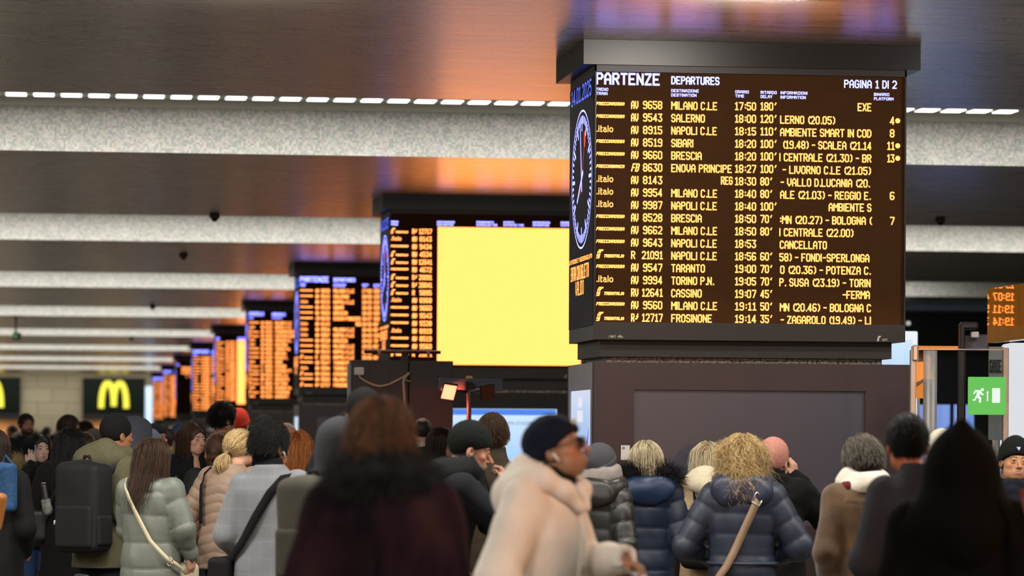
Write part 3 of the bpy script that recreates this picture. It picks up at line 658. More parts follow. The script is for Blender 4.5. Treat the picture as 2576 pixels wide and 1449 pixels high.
# notice sheet on the first cladding (its square code is left out)
q = at_y(1562, 1120, YF - .062); q2 = at_y(1584, 1157, YF - .062)
n_ = empty('notice', (q.x, YF - .0625, q2.z), 0, 'small white notice with a ring emblem taped beside the grey panel', 'notice')
MB().box(0, q2.x - q.x, -.002, 0, 0, q.z - q2.z).build('sheet', plain('paper', '#b9b2ab', .7), n_)
mb = MB(); cx, cz, ro = .017, (q.z - q2.z) - .020, .009
for i in range(20):
    a, b = 2 * pi * i / 20, 2 * pi * (i + 1) / 20
    mb.add([(cx + r * cos(t), -.003, cz + r * sin(t)) for r, t in ((ro, a), (ro, b), (ro * .5, b), (ro * .5, a))], [(0, 1, 2, 3)])
mb.build('emblem', plain('ink', '#2c2a30', .6), n_)

# ------------------------------------------------------------------ gates on the right
GW = 22.5
def glass():
    q = NT('clear glass'); t = q.t
    for n in list(t.nodes):
        if n.type != 'OUTPUT_MATERIAL': t.nodes.remove(n)
    out = [n for n in t.nodes if n.type == 'OUTPUT_MATERIAL'][0]
    tr = q.n('ShaderNodeBsdfTransparent'); tr.inputs[0].default_value = (.95, .97, .97, 1); gl = q.n('ShaderNodeBsdfGlossy'); gl.inputs['Roughness'].default_value = .02
    fr = q.n('ShaderNodeLayerWeight'); fr.inputs['Blend'].default_value = .05; mx = q.n('ShaderNodeMixShader'); q.l(fr.outputs['Fresnel'], mx.inputs[0]); q.l(tr.outputs[0], mx.inputs[1]); q.l(gl.outputs[0], mx.inputs[2]); q.l(mx.outputs[0], out.inputs['Surface'])
    return q.m
M_GLASS = glass()
M_STEEL = plain('brushed steel', '#a9a6a4', .3, metal=.8)
M_ORG = plain('orange panel', '#e07a1c', .25, spec=.6)
def G(px, py, w=GW): return at(px, py, w)
a0 = G(2297, 1000)
g = empty('glass_gate', (a0.x, a0.y, 0), -YAW, 'glass barrier panel with steel posts to the right of the front column', 'glass gate')
gx = lambda px, w=GW: (px - 2297) * w / FPX
gz = lambda py: CAMZ + (HZ + 5.9 - py) * GW / FPX
MB().box(gx(2289), gx(2303), -.03, .03, 0, gz(880), .004).build('post', M_STEEL, g)
MB().box(gx(2292), gx(2309), -.05, .02, gz(910), gz(868), .012).build('post_cap', plain('post cap', '#b9a798', .25, metal=.6), g)
mb = MB(); mb.box(gx(2304), gx(2522), -.006, .006, .1, gz(878)); mb.build('pane', M_GLASS, g)
MB().box(gx(2522), gx(2536), -.03, .03, 0, gz(874), .004).build('post', M_STEEL, g)
MB().box(gx(2304), gx(2522), -.012, .012, gz(880), gz(877)).build('top_rail', M_STEEL, g)
MB().tube([(gx(2363), .5, 0), (gx(2363), .5, gz(877))], .045, 16).build('bollard', plain('grey tube', '#76716f', .45, metal=.3), None, True)
o = bpy.data.objects['bollard']; o.location = g.location; o.rotation_euler = g.rotation_euler; tag(o, 'grey metal tube standing behind the glass barrier', 'bollard')
# exit sign
e = empty('exit_sign', G(2435, 1043, GW - .05), -YAW, 'green emergency exit sign with running man, arrow and door on the glass', 'exit sign')
sw = 95 * (GW - .05) / FPX
MB().box(0, sw, -.008, .012, 0, sw, .004).build('sign_plate', glow('exit green', lin('#6cc45c'), 1.0), e)
M_EW = glow('exit white', (.86, .95, .86), 1.0)
mb = MB(); T = lambda x, y: (x / 95 * sw, (95 - y) / 95 * sw)
mb.prism([T(60, 28), T(80, 28), T(80, 65), T(60, 65)], -.011, -.0085); mb.build('door_mark', M_EW, e)
mb = MB(); mb.prism([T(47, 61), T(47, 41), T(45, 41), T(48.5, 34), T(52, 41), T(50, 41), T(50, 61)], -.011, -.0085); mb.build('arrow_mark', M_EW, e)
mb = MB()
hx, hy = 35.5, 32
mb.prism([T(hx + 4 * cos(t), hy + 4 * sin(t)) for t in np.linspace(0, 2 * pi, 15)[:-1]], -.011, -.0085)
for pts in ([(17, 33), (31, 33), (36, 42), (39, 43), (39, 46), (33, 46), (30, 42), (28, 48), (33, 52), (32, 65), (27, 65), (27, 56), (22, 52), (18, 60), (11, 60), (11, 56), (16, 56), (20, 46), (22, 38), (19, 38), (15, 44), (12, 42)],):
    mb.prism([T(*q) for q in pts], -.011, -.0085)
mb.build('running_man_mark', M_EW, e)
gs = empty('gate_plate', G(2488, 950, GW + .25), -YAW, 'grey plate lettered GATE behind the glass, above the exit sign', 'gate plate')
u = (GW + .25) / FPX
MB().box(0, 36 * u, 0, .03, -.4, 78 * u).build('plate', plain('grey plate', '#5a5a5c', .5), gs)
mb = MB(); stroke_text(mb, "GATE", 2 * u, 30 * u, 15 * u, 43 * u, 4.4 * u, lambda x, z: (x, -.003, z)); mb.build('lettering', plain('black letters', '#121114', .5), gs)
MB().box(10 * u, 26 * u, .0, .03, -(950 - 1100) * -1 * u - 1.2, -.4).build('plate_leg', M_STEEL, gs)
# totem with glossy orange header that mirrors the nearest board
t = empty('hanging_sign', (5.55, 18.7, 0), 0, 'glossy orange hanging sign mirroring the amber times of the nearest board', 'sign')
zA, zB = at_x(2530, 858, 5.55).z, at_x(2530, 720, 5.55).z
yb_ = at_x(2484, 800, 5.55).y - 18.7
q = NT('glossy orange header'); q.p.inputs['Base Color'].default_value = (.80, .30, .03, 1); q.p.inputs['Metallic'].default_value = .72; q.p.inputs['Roughness'].default_value = .02
tc = q.n('ShaderNodeTexCoord'); wv = q.n('ShaderNodeTexNoise', i_Scale=9., i_Detail=1.); mp = q.n('ShaderNodeMapping'); mp.inputs['Scale'].default_value = (1, 3, .3); q.l(tc.outputs['Object'], mp.inputs[0]); q.l(mp.outputs[0], wv.inputs['Vector'])
r = q.n('ShaderNodeValToRGB'); r.color_ramp.elements[0].color = (.45, .15, .012, 1); r.color_ramp.elements[1].color = (.95, .40, .05, 1); q.l(wv.outputs['Fac'], r.inputs[0]); q.l(r.outputs[0], q.p.inputs['Base Color'])
MB().box(0, .06, 0, yb_, zA, zB).build('panel_sheet', q.m, t)
for yy in (.08, .50): MB().tube([(.03, yy, zB), (.03, yy, CEIL)], .012, 8).build('hanger', M_STEEL, t, True)
p_ = at(2537, 1000, 23.2)
t = empty('light_totem', (p_.x, p_.y, 0), -YAW, 'tall glowing white totem at the right edge beside the glass gate', 'totem')
MB().box(0, .42, 0, .42, 0, at(2537, 862, 23.2).z, .02).build('body', glow('totem white', (.86, .87, .90), .85), t)
# camera arm, glowing orange reflection, lit screens and dark platform side
ca = empty('turnstile_camera', at(2440, 880, 24.), -YAW, 'black camera on a short bracket behind the gate, below the orange header', 'camera')
u = 24. / FPX
MB().box(-27 * u, -15 * u, -.05, .05, -3 * u, 66 * u, .01).build('bracket', M_BLACK, ca); MB().box(-27 * u, 20 * u, -.05, .06, 50 * u, 70 * u, .015).build('camera_body', M_BLACK, ca)
MB().box(-14 * u, 50 * u, .05, .10, -2 * u, 40 * u, .01).build('rear_box', plain('violet black', '#2c2630', .5), ca); MB().box(2 * u, 22 * u, -.02, .04, 30 * u, 46 * u, .006).build('mount_plate', plain('pale plate', '#8d8580', .5), ca)
MB().tube([(-21 * u, 0, -3 * u), (-21 * u, 0, -at(2440, 880, 24.).z)], .03, 10).build('stand', M_BLACK, ca)
ob = empty('orange_reflection', at(2305, 1002, 24.5), -YAW, 'orange painted reflection with a dark slanted line behind the glass', 'painted reflection')
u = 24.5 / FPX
MB().box(0, 34 * u, 0, .02, 0, 92 * u).build('board', glow('orange reflection glow', (1.0, .30, .05), .8), ob)  # glow stands in for the departures board reflected in the glass
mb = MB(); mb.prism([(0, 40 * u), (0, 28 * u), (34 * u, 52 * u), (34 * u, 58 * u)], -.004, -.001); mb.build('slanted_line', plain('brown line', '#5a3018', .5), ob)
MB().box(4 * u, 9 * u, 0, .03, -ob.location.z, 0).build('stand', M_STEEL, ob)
MB().box(0, 109 * u, .1, .14, 123 * u, 133 * u).build('top_rail', glow('orange reflection glow', (1.0, .30, .05), .8), ob)  # same reflection, carried on as a glowing strip
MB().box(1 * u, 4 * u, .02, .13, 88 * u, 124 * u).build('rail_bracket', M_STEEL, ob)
at_ = empty('advertising_screen', at(2236, 1100, 33.), -YAW, 'white and cyan lit screen just behind the right edge of the front column', 'advertising screen')
u = 33. / FPX
MB().box(-30 * u, 71 * u, 0, .08, -at_.location.z, 267 * u, .01).build('case', glow('screen white', (.9, .96, 1.), .95), at_)
MB().box(-20 * u, 58 * u, -.004, 0, -20 * u, 246 * u).build('picture', ad_screen_mat('cyan advert', .95, 2.), at_)
for i, (xa, xb, w) in enumerate(((2303, 2338, 45.), (2345, 2390, 45.), (2402, 2450, 45.))):
    o = MB().box(0, (xb - xa) * w / FPX, 0, .1, 0, at(xa, 1018, w).z).build('lit_window_panel', ad_screen_mat('blue lit %d' % i, .75, i, (.08, .15, .75), (.22, .34, 1.0)), None); o.location = (at(xa, 1018, w).x, at(xa, 1018, w).y, 0); o.rotation_euler = (0, 0, -YAW)
    tag(o, ['narrow blue lit panel seen through the glass, next to the steel post', 'wide blue lit panel seen through the glass, behind the grey tube', 'blue lit panel seen through the glass, under the exit sign'][i], 'lit panel', 'blue lit panels beyond the gate')
zr = at(2400, 776, 68.).z
tag(MB().box(7.2, 22, 68, 68.2, 0, zr).build('wall_right', plain('dark platform wall', '#14151a', .6)), kind='structure')
tag(MB().box(7.2, 22, 67.6, 68, zr, at(2400, 750, 68.).z).build('trim_20', plain('blue grey beam', '#93a6c2', .5)), kind='structure')
tag(MB().box(22, 22.2, -8, 156, 0, SLOT).build('wall_side', plain('dark side wall', '#1a1b20', .6)), kind='structure')
for i, (px, py) in enumerate(((2396, 798), (2318, 850), (2330, 818))):
    p = at(px, py, 66.); d_ = MB().lathe([(0, -.04), (.04, -.02), (.04, .02), (0, .04)], 10).build('spot_lamp', glow('spot lamp', (.8, .82, .7), .8), None, True); d_.location = p
    bpy.data.objects[d_.name].location = (p.x, 67.95, p.z); tag(d_, ['small lamp on the dark wall, upper one right of the front board', 'small lamp on the dark wall just above the steel post', 'small dim lamp on the dark wall beside the front board'][i], 'lamp', 'small lamps on the dark wall')
# ------------------------------------------------------------------ sculpting with signed distance fields
def axis(lo, hi, h, fine=(), hf=.005):
    out = [lo]; x = lo
    while x < hi:
        x += hf if any(a - h <= x <= b for a, b in fine) else h
        out.append(x)
    return np.array(out, dtype=np.float32)
class Sculpt:
    def __init__(s, lo, hi, h, boxes=(), hf=.005):
        s.ax = [axis(lo[i], hi[i], h, [(b[0][i], b[1][i]) for b in boxes], hf) for i in range(3)]
        s.F = np.full([len(a) for a in s.ax], .5, dtype=np.float32); s.h = h
    def _blk(s, lo, hi, m):
        sl = []
        for i in range(3):
            a = max(0, np.searchsorted(s.ax[i], lo[i] - m) - 1); b = min(len(s.ax[i]), np.searchsorted(s.ax[i], hi[i] + m) + 1)
            if b <= a: return None, None
            sl.append(slice(a, b))
        X = s.ax[0][sl[0]][:, None, None]; Y = s.ax[1][sl[1]][None, :, None]; Z = s.ax[2][sl[2]][None, None, :]
        return tuple(sl), (X, Y, Z)
    def add(s, prim, k=.02):
        fn, lo, hi = prim; sl, P = s._blk(lo, hi, k + 2.5 * s.h)
        if sl is None: return s
        d = fn(*P); a = s.F[sl]
        h = np.maximum(k - np.abs(a - d), 0) / max(k, 1e-6)
        s.F[sl] = np.minimum(a, d) - h * h * k * .25
        return s
    def sub(s, prim, k=.01):
        fn, lo, hi = prim; sl, P = s._blk(lo, hi, k + 2.5 * s.h)
        if sl is None: return s
        d = -fn(*P); a = s.F[sl]
        h = np.maximum(k - np.abs(a - d), 0) / max(k, 1e-6)
        s.F[sl] = np.maximum(a, d) + h * h * k * .25
        return s
    def keep(s, fn):
        """intersect everything with the half space fn<0"""
        X = s.ax[0][:, None, None]; Y = s.ax[1][None, :, None]; Z = s.ax[2][None, None, :]
        s.F = np.maximum(s.F, fn(X, Y, Z)); return s
    def mesh(s):
        F = s.F; S = F < 0
        nx, ny, nz = F.shape
        c = np.zeros((nx - 1, ny - 1, nz - 1), np.int8)
        off = [(i, j, k) for i in (0, 1) for j in (0, 1) for k in (0, 1)]
        for i, j, k in off: c += S[i:nx - 1 + i, j:ny - 1 + j, k:nz - 1 + k]
        act = (c > 0) & (c < 8); I = np.argwhere(act)
        vid = np.full(act.shape, -1, np.int64); vid[act] = np.arange(len(I))
        acc = np.zeros((len(I), 3)); cnt = np.zeros(len(I))
        for a in off:
            for d in range(3):
                if a[d]: continue
                b = list(a); b[d] = 1
                ia = I + np.array(a); ib = I + np.array(b)
                fa = F[ia[:, 0], ia[:, 1], ia[:, 2]]; fb = F[ib[:, 0], ib[:, 1], ib[:, 2]]
                cr = (fa < 0) != (fb < 0)
                t = fa[cr] / (fa[cr] - fb[cr])
                pa = np.stack([s.ax[q][ia[cr, q]] for q in range(3)], 1); pb = np.stack([s.ax[q][ib[cr, q]] for q in range(3)], 1)
                acc[cr] += pa + (pb - pa) * t[:, None]; cnt[cr] += 1
        V = acc / cnt[:, None]
        Q = []
        for d in range(3):
            sa = [slice(None)] * 3; sb = [slice(None)] * 3; sa[d] = slice(0, -1); sb[d] = slice(1, None)
            A, B = S[tuple(sa)], S[tuple(sb)]
            E = np.argwhere(A != B); u, w = (d + 1) % 3, (d + 2) % 3
            ok = (E[:, u] > 0) & (E[:, w] > 0) & (E[:, u] < F.shape[u] - 1) & (E[:, w] < F.shape[w] - 1); E = E[ok]
            if not len(E): continue
            ins = A[E[:, 0], E[:, 1], E[:, 2]]
            def cell(du, dw):
                q = E.copy(); q[:, u] += du; q[:, w] += dw; return vid[q[:, 0], q[:, 1], q[:, 2]]
            q = np.stack([cell(-1, -1), cell(0, -1), cell(0, 0), cell(-1, 0)], 1)
            q[~ins] = q[~ins][:, ::-1]; Q.append(q)
        return V, np.concatenate(Q)
def vnorm(V, Q):
    n = np.cross(V[Q[:, 2]] - V[Q[:, 0]], V[Q[:, 3]] - V[Q[:, 1]])
    N = np.zeros_like(V)
    for k in range(4): np.add.at(N, Q[:, k], n)
    return N / (np.linalg.norm(N, axis=1, keepdims=True) + 1e-9)
def to_obj(name, V, Q, mat, parent=None, col=None):
    me = bpy.data.meshes.new(name)
    me.vertices.add(len(V)); me.vertices.foreach_set('co', V.astype(np.float32).ravel())
    me.loops.add(len(Q) * 4); me.loops.foreach_set('vertex_index', Q.astype(np.int32).ravel())
    me.polygons.add(len(Q)); me.polygons.foreach_set('loop_start', np.arange(0, len(Q) * 4, 4, dtype=np.int32))
    me.polygons.foreach_set('use_smooth', np.ones(len(Q), bool)); me.update(calc_edges=True)
    if mat: me.materials.append(mat)
    if col is not None:
        at_ = me.color_attributes.new('Col', 'FLOAT_COLOR', 'POINT'); at_.data.foreach_set('color', np.concatenate([col, np.ones((len(col), 1))], 1).astype(np.float32).ravel())
    return link(bpy.data.objects.new(name, me), parent)
def ell(c, r, M=None):
    c = np.array(c, float); r = np.array(r, float)
    if M is None:
        def fn(x, y, z):
            a, b, e = (x - c[0]) / r[0], (y - c[1]) / r[1], (z - c[2]) / r[2]
            k0 = np.sqrt(a * a + b * b + e * e); k1 = np.sqrt((a / r[0]) ** 2 + (b / r[1]) ** 2 + (e / r[2]) ** 2) + 1e-6
            return k0 * (k0 - 1) / k1
        return fn, c - r, c + r
    M = np.array(M); ex = np.sqrt((M * M) @ (r * r))
    def fn(x, y, z):
        x, y, z = x - c[0], y - c[1], z - c[2]
        a, b, e = [(M[0, i] * x + M[1, i] * y + M[2, i] * z) / r[i] for i in range(3)]
        k0 = np.sqrt(a * a + b * b + e * e); k1 = np.sqrt((a / r[0]) ** 2 + (b / r[1]) ** 2 + (e / r[2]) ** 2) + 1e-6
        return k0 * (k0 - 1) / k1
    return fn, c - ex, c + ex
def cone(a, b, ra, rb):
    a = np.array(a, float); b = np.array(b, float); ba = b - a; L = max(ba @ ba, 1e-9); R = max(ra, rb)
    def fn(x, y, z):
        x, y, z = x - a[0], y - a[1], z - a[2]
        t = np.clip((x * ba[0] + y * ba[1] + z * ba[2]) / L, 0, 1)
        return np.sqrt((x - t * ba[0]) ** 2 + (y - t * ba[1]) ** 2 + (z - t * ba[2]) ** 2) - (ra + t * (rb - ra))
    return fn, np.minimum(a, b) - R, np.maximum(a, b) + R
def rbox(c, h, r, M=None):
    c = np.array(c, float); h = np.array(h, float); M = np.eye(3) if M is None else np.array(M); ex = np.abs(M) @ h
    def fn(x, y, z):
        x, y, z = x - c[0], y - c[1], z - c[2]
        q = [np.abs(M[0, i] * x + M[1, i] * y + M[2, i] * z) - h[i] + r for i in range(3)]
        return np.sqrt(sum(np.maximum(k, 0) ** 2 for k in q)) + np.minimum(np.maximum(np.maximum(q[0], q[1]), q[2]), 0) - r
    return fn, c - ex, c + ex
class Prof:
    """upright solid with elliptical sections: rows of (z, half width, half depth, centre y)"""
    def __init__(s, rows, n=2.3):
        s.r = np.array(rows, float); s.n = n
    def at(s, z):
        r = s.r
        def sm(col):
            return np.interp(z, r[:, 0], r[:, col])
        return sm(1), sm(2), sm(3)
    def prim(s, grow=0.):
        r = s.r; n = s.n
        def fn(x, y, z):
            a, b, c = s.at(z); a = a + grow; b = b + grow
            k = (np.abs(x / a) ** n + np.abs((y - c) / b) ** n) ** (1 / n)
            d = (k - 1) * np.minimum(a, b)
            return np.maximum(d, np.maximum(r[0, 0] - z, z - r[-1, 0] - grow))
        A = r[:, 1].max() + grow; lo = np.array([-A, (r[:, 3] - r[:, 2]).min() - grow, r[0, 0]]); hi = np.array([A, (r[:, 3] + r[:, 2]).max() + grow, r[-1, 0] + grow])
        return fn, lo, hi
    def surf(s, th, z, off=0.):
        """point on the skin; th measured from the back (0) towards the right side (90)"""
        a, b, c = s.at(z); a += off; b += off; t = radians(th); ca, sa = cos(t), sin(t)
        k = (abs(sa / a) ** s.n + abs(ca / b) ** s.n) ** (-1 / s.n)
        return np.array([sa * k, c - ca * k, z]), np.array([sa / a, -ca / b, 0.])
def xf(prim, R, t):
    """prim placed by rotation R and translation t"""
    fn, lo, hi = prim; R = np.array(R); t = np.array(t)
    cs = np.array([[(lo, hi)[i][0], (lo, hi)[j][1], (lo, hi)[k][2]] for i in (0, 1) for j in (0, 1) for k in (0, 1)]) @ R.T + t
    def g(x, y, z):
        x, y, z = x - t[0], y - t[1], z - t[2]
        return fn(R[0, 0] * x + R[1, 0] * y + R[2, 0] * z, R[0, 1] * x + R[1, 1] * y + R[2, 1] * z, R[0, 2] * x + R[1, 2] * y + R[2, 2] * z)
    return g, cs.min(0), cs.max(0)
def rot(yaw=0, pitch=0, roll=0):
    """turn right by yaw, lift chin by pitch, tip to the right by roll (degrees)"""
    return np.array(Matrix.Rotation(-radians(yaw), 3, 'Z') @ Matrix.Rotation(radians(pitch), 3, 'X') @ Matrix.Rotation(radians(roll), 3, 'Y'))
class Wob:
    def __init__(s, seed, f, n=10, an=(1, 1, 1)):
        r = np.random.default_rng(seed); s.k = r.normal(size=(n, 3)) * f * np.array(an); s.p = r.uniform(0, 6.28, n); s.a = r.uniform(.5, 1, n); s.n = n
    def __call__(s, P): return (np.sin(P @ s.k.T + s.p) * s.a).sum(1) / sqrt(s.n)

# ------------------------------------------------------------------ skin, hair
def skin_mat():
    q = NT('skin'); a = q.n('ShaderNodeVertexColor', layer_name='Col'); tc = q.n('ShaderNodeTexCoord'); no = q.n('ShaderNodeTexNoise', i_Scale=60., i_Detail=3.); q.l(tc.outputs['Object'], no.inputs[0])
    mr = q.n('ShaderNodeMapRange'); mr.inputs[3].default_value = .82; mr.inputs[4].default_value = 1.15; q.l(no.outputs['Fac'], mr.inputs[0])
    vm = q.n('ShaderNodeVectorMath', operation='SCALE'); q.l(a.outputs['Color'], vm.inputs[0]); q.l(mr.outputs[0], vm.inputs[3]); q.l(vm.outputs[0], q.p.inputs['Base Color'])
    q.p.inputs['Roughness'].default_value = .5; q.p.inputs['Subsurface Weight'].default_value = .06; q.p.inputs['Subsurface Scale'].default_value = .01
    q.p.inputs['Specular IOR Level'].default_value = .35
    b = q.n('ShaderNodeBump', i_Strength=.12, i_Distance=.002); q.l(no.outputs['Fac'], b.inputs['Height']); q.l(b.outputs[0], q.p.inputs['Normal'])
    return q.m
M_SKIN = skin_mat()
def hair_mat(name, c0, c1, rough=.42):
    k = ('h', name)
    if k in MATS: return MATS[k]
    q = NT(name); hi = q.n('ShaderNodeHairInfo'); r = q.n('ShaderNodeValToRGB'); r.color_ramp.elements[0].color = (*lin(c0), 1); r.color_ramp.elements[1].color = (*lin(c1), 1)
    q.l(hi.outputs['Random'], r.inputs[0]); q.l(r.outputs[0], q.p.inputs['Base Color']); q.p.inputs['Roughness'].default_value = rough; q.p.inputs['Specular IOR Level'].default_value = .28
    MATS[k] = q.m; return q.m
def add_strands(name, P, rad, mat, parent):
    """P: strands x points x 3"""
    n, m = P.shape[:2]
    hc = bpy.data.hair_curves.new(name); hc.add_curves([m] * n)
    hc.attributes['position'].data.foreach_set('vector', P.astype(np.float32).ravel()) if 'position' in hc.attributes else hc.position_data.foreach_set('vector', P.astype(np.float32).ravel())
    ra = hc.attributes.get('radius') or hc.attributes.new('radius', 'FLOAT', 'POINT')
    R = np.tile(rad * (1 - .75 * np.linspace(0, 1, m) ** 2), (n, 1)); ra.data.foreach_set('value', R.astype(np.float32).ravel())
    hc.materials.append(mat)
    return link(bpy.data.objects.new(name, hc), parent)
CR_C, CR_R = np.array([0, -.012, .028]), np.array([.079, .101, .092])
def scalp(n, rng, face=True, low=-.07):
    out = np.zeros((0, 3))
    while len(out) < n:
        d = rng.normal(size=(n * 2, 3)); d /= np.linalg.norm(d, axis=1, keepdims=True); p = CR_C + d * CR_R
        ok = (p[:, 2] > low - .3 * (p[:, 1] + .05)) & ((p[:, 1] < .048) | (p[:, 2] > .075)) & ~((np.abs(p[:, 1] - .0) < .03) & (p[:, 2] < .0) & (np.abs(p[:, 0]) > .06))
        out = np.concatenate([out, p[ok]])
    return out[:n]
def flow(root, L, steps, rng, g=(0, -.25, -1), part=.9, lift=.012, curl=0., cf=3., spread=.02, inward=0., maxr=None, back=0.):
    """hair that follows the skull, then hangs"""
    n = len(root); p = root.copy(); out = [p.copy()]; g = np.array(g, float); ds = (L / steps)[:, None] if hasattr(L, '__len__') else L / steps
    sgn = np.sign(root[:, 0] + rng.normal(0, .008, n)); layer = 1 + lift / .09 * rng.uniform(.3, 1.5, n)
    w = rng.normal(0, 1, (n, 3)) * spread
    for i in range(steps):
        q = (p - CR_C) / CR_R; r = np.linalg.norm(q, axis=1); N = q / CR_R; N /= np.linalg.norm(N, axis=1, keepdims=True)
        d = np.tile(g, (n, 1)); top = np.clip((p[:, 2] - .05) / .06, 0, 1)
        d[:, 0] += part * sgn * top; d[:, 1] += -back * top; d += w
        low = p[:, 2] < -.03
        d[low, 0] -= inward * np.sign(p[low, 0])
        near = np.clip(1.35 - r, 0, .35) / .35
        dn = (d * N).sum(1); d -= N * np.minimum(dn, 0)[:, None] * np.minimum(1, near * 1.6)[:, None]
        d /= np.linalg.norm(d, axis=1, keepdims=True) + 1e-9
        p = p + d * ds
        q = (p - CR_C) / CR_R; r = np.linalg.norm(q, axis=1); s = np.maximum(1, layer / np.maximum(r, .2)); p = CR_C + q * s[:, None] * CR_R
        out.append(p.copy())
    P = np.stack(out, 1)
    if curl > 0:
        t = np.linspace(0, 1, steps + 1)[None, :]; ph = rng.uniform(0, 6.28, (n, 1)); f = cf * rng.uniform(.7, 1.3, (n, 1)); A = curl * rng.uniform(.5, 1.3, (n, 1)) * np.minimum(1, t * 2.5)
        P[:, :, 0] += A * np.cos(6.28 * f * t + ph); P[:, :, 1] += A * np.sin(6.28 * f * t + ph); P[:, :, 2] += A * .6 * np.sin(6.28 * f * t + ph * 2)
    return P

# ------------------------------------------------------------------ heads and hands
def head_shape(s, R, t, hs, nose=1., jaw=1., neck_to=None, fine=True):
    A = lambda p, k=.02: s.add(xf(p, R * hs if False else R, t), k)
    h = hs
    sc = lambda c, r: ell(np.array(c) * h, np.array(r) * h)
    A(sc(CR_C, CR_R - .004), .01)
    A(sc((0, .030, -.040), (.060 * jaw, .060, .074)), .035)
    A(sc((0, .055, -.092), (.030 * jaw, .028, .022)), .03)
    for sx in (-1, 1):
        A(sc((sx * .045 * jaw, .020, -.070), (.020, .040, .030)), .03)
        A(sc((sx * .044, .058, -.026), (.020, .020, .016)), .02)
    if fine:
        A(sc((0, .078, .020), (.050, .013, .009)), .018)
        for sx in (-1, 1): s.sub(xf(sc((sx * .032, .103, -.004), (.019, .020, .012)), R, t), .012)
        A(cone(np.array((0, .086, .004)) * h, np.array((0, .106 + .010 * nose, -.037)) * h, .0072 * h, .0088 * h * nose), .012)
        for sx in (-1, 1):
            A(sc((sx * .0115 * nose, .098, -.040), (.008, .010, .0075)), .006)
            A(sc((sx * .0315, .0795, -.003), (.0165, .0125, .0125)), .004)
            A(sc((sx * .0315, .0875, .0065), (.0165, .0085, .0045)), .004)
            A(sc((sx * .0315, .0865, -.0115), (.0150, .0075, .0035)), .004)
        A(sc((0, .080, -.068), (.030, .016, .022)), .015)
        A(sc((0, .0955, -.0635), (.0215, .0075, .0050)), .004)
        A(sc((0, .0945, -.0735), (.0190, .0080, .0055)), .004)
        s.sub(xf(sc((0, .104, -.0685), (.022, .008, .0018)), R, t), .003)
    for sx in (-1, 1):
        M = rot(0, 0, 0); A(sc((sx * .081, -.006, -.014), (.0105, .019, .031)), .008)
        s.sub(xf(sc((sx * .088, .002, -.010), (.006, .009, .016)), R, t), .004)
def head_colors(V, R, t, hs, skin, lip=(.42, .13, .11), brow='#20140e', beard=None, bd=0., shave=None):
    q = ((V - t) @ R) / hs; c = np.tile(np.array(lin(skin)), (len(V), 1))
    x, y, z = np.abs(q[:, 0]), q[:, 1], q[:, 2]
    inh = (np.abs(q) < .16).all(1)
    def mix(m, col, a):
        m = np.clip(m, 0, 1)[:, None] * a * inh[:, None]; c[:] = c * (1 - m) + np.array(col) * m
    sm = lambda v, a, b: np.clip((v - a) / (b - a), 0, 1)
    mix(sm(.025 - np.hypot(x - .045, (z + .03) * 1.3), 0, .02) * (y > .03), np.array(lin(skin)) * (1.1, .72, .68), .5)
    mix(sm(-np.abs(q[:, 2] + .0685) / .0125 - x / .026 + 1.25, 0, .3) * (y > .075), lip, .75)
    mix(sm(.0055 - np.abs(z - .0215 + (x - .03) * .12 * np.sign(x - .03)), 0, .003) * sm(x, .010, .015) * sm(.052 - x, 0, .006) * (y > .05), lin(brow), .85)
    mix(sm(.0165 - np.abs(x - .0315), 0, .003) * sm(.0016 - np.abs(z - .0035 + ((x - .0315) * 9) ** 2 * .35), 0, .0012) * (y > .07), lin('#120c0a'), .9)
    if beard is not None:
        m = sm(-.046 - z + .02 * (x > .05) * 0, 0, .014) * sm(y, -.02, .02) * (1 - sm(.024 - np.hypot(x, (z + .0685) * 2.6), 0, .006)) * sm(z, -.135, -.115)
        m = np.maximum(m, sm(.010 - np.abs(z + .054), 0, .004) * sm(.030 - x, 0, .006) * (y > .07))
        m = np.maximum(m, sm(x, .058, .064) * sm(y, -.012, .0) * sm(.045 - y, 0, .02) * sm(.01 - z, 0, .02) * (z > -.11))
        mix(m, lin(beard), bd)
    if shave is not None:
        m = ((z > -.05) & (y < .004)) | (z > .085); mix(m.astype(float) * (x < .083), lin(shave), 1)
    return c
def eyes(parent, R, t, hs, gaze=(0, 0)):
    for sx in (-1, 1):
        m = MB(); r = .0122 * hs; V = []; F = []; n, k = 14, 9
        for i in range(k + 1):
            a = pi * i / k
            for j in range(n): b = 2 * pi * j / n; V.append((r * sin(a) * cos(b), r * cos(a), r * sin(a) * sin(b)))
        for i in range(k):
            for j in range(n): F.append((i * n + j, i * n + (j + 1) % n, (i + 1) * n + (j + 1) % n, (i + 1) * n + j))
        m.add(V, F); o = m.build('eye', plain('eye white', '#bdb2a8', .3), parent, True)
        me = o.data; me.materials.append(plain('iris', '#150c07', .5, spec=.1))
        for p in me.polygons:
            p.material_index = 1 if p.center.y > r * .80 else 0
        c = R @ (np.array((sx * .0315, .0815, -.003)) * hs) + t
        o.matrix_local = Matrix.Translation(Vector(c)) @ (Matrix(R.tolist()).to_4x4() @ Matrix.Rotation(-radians(gaze[0]), 4, 'Z') @ Matrix.Rotation(radians(gaze[1]), 4, 'X'))
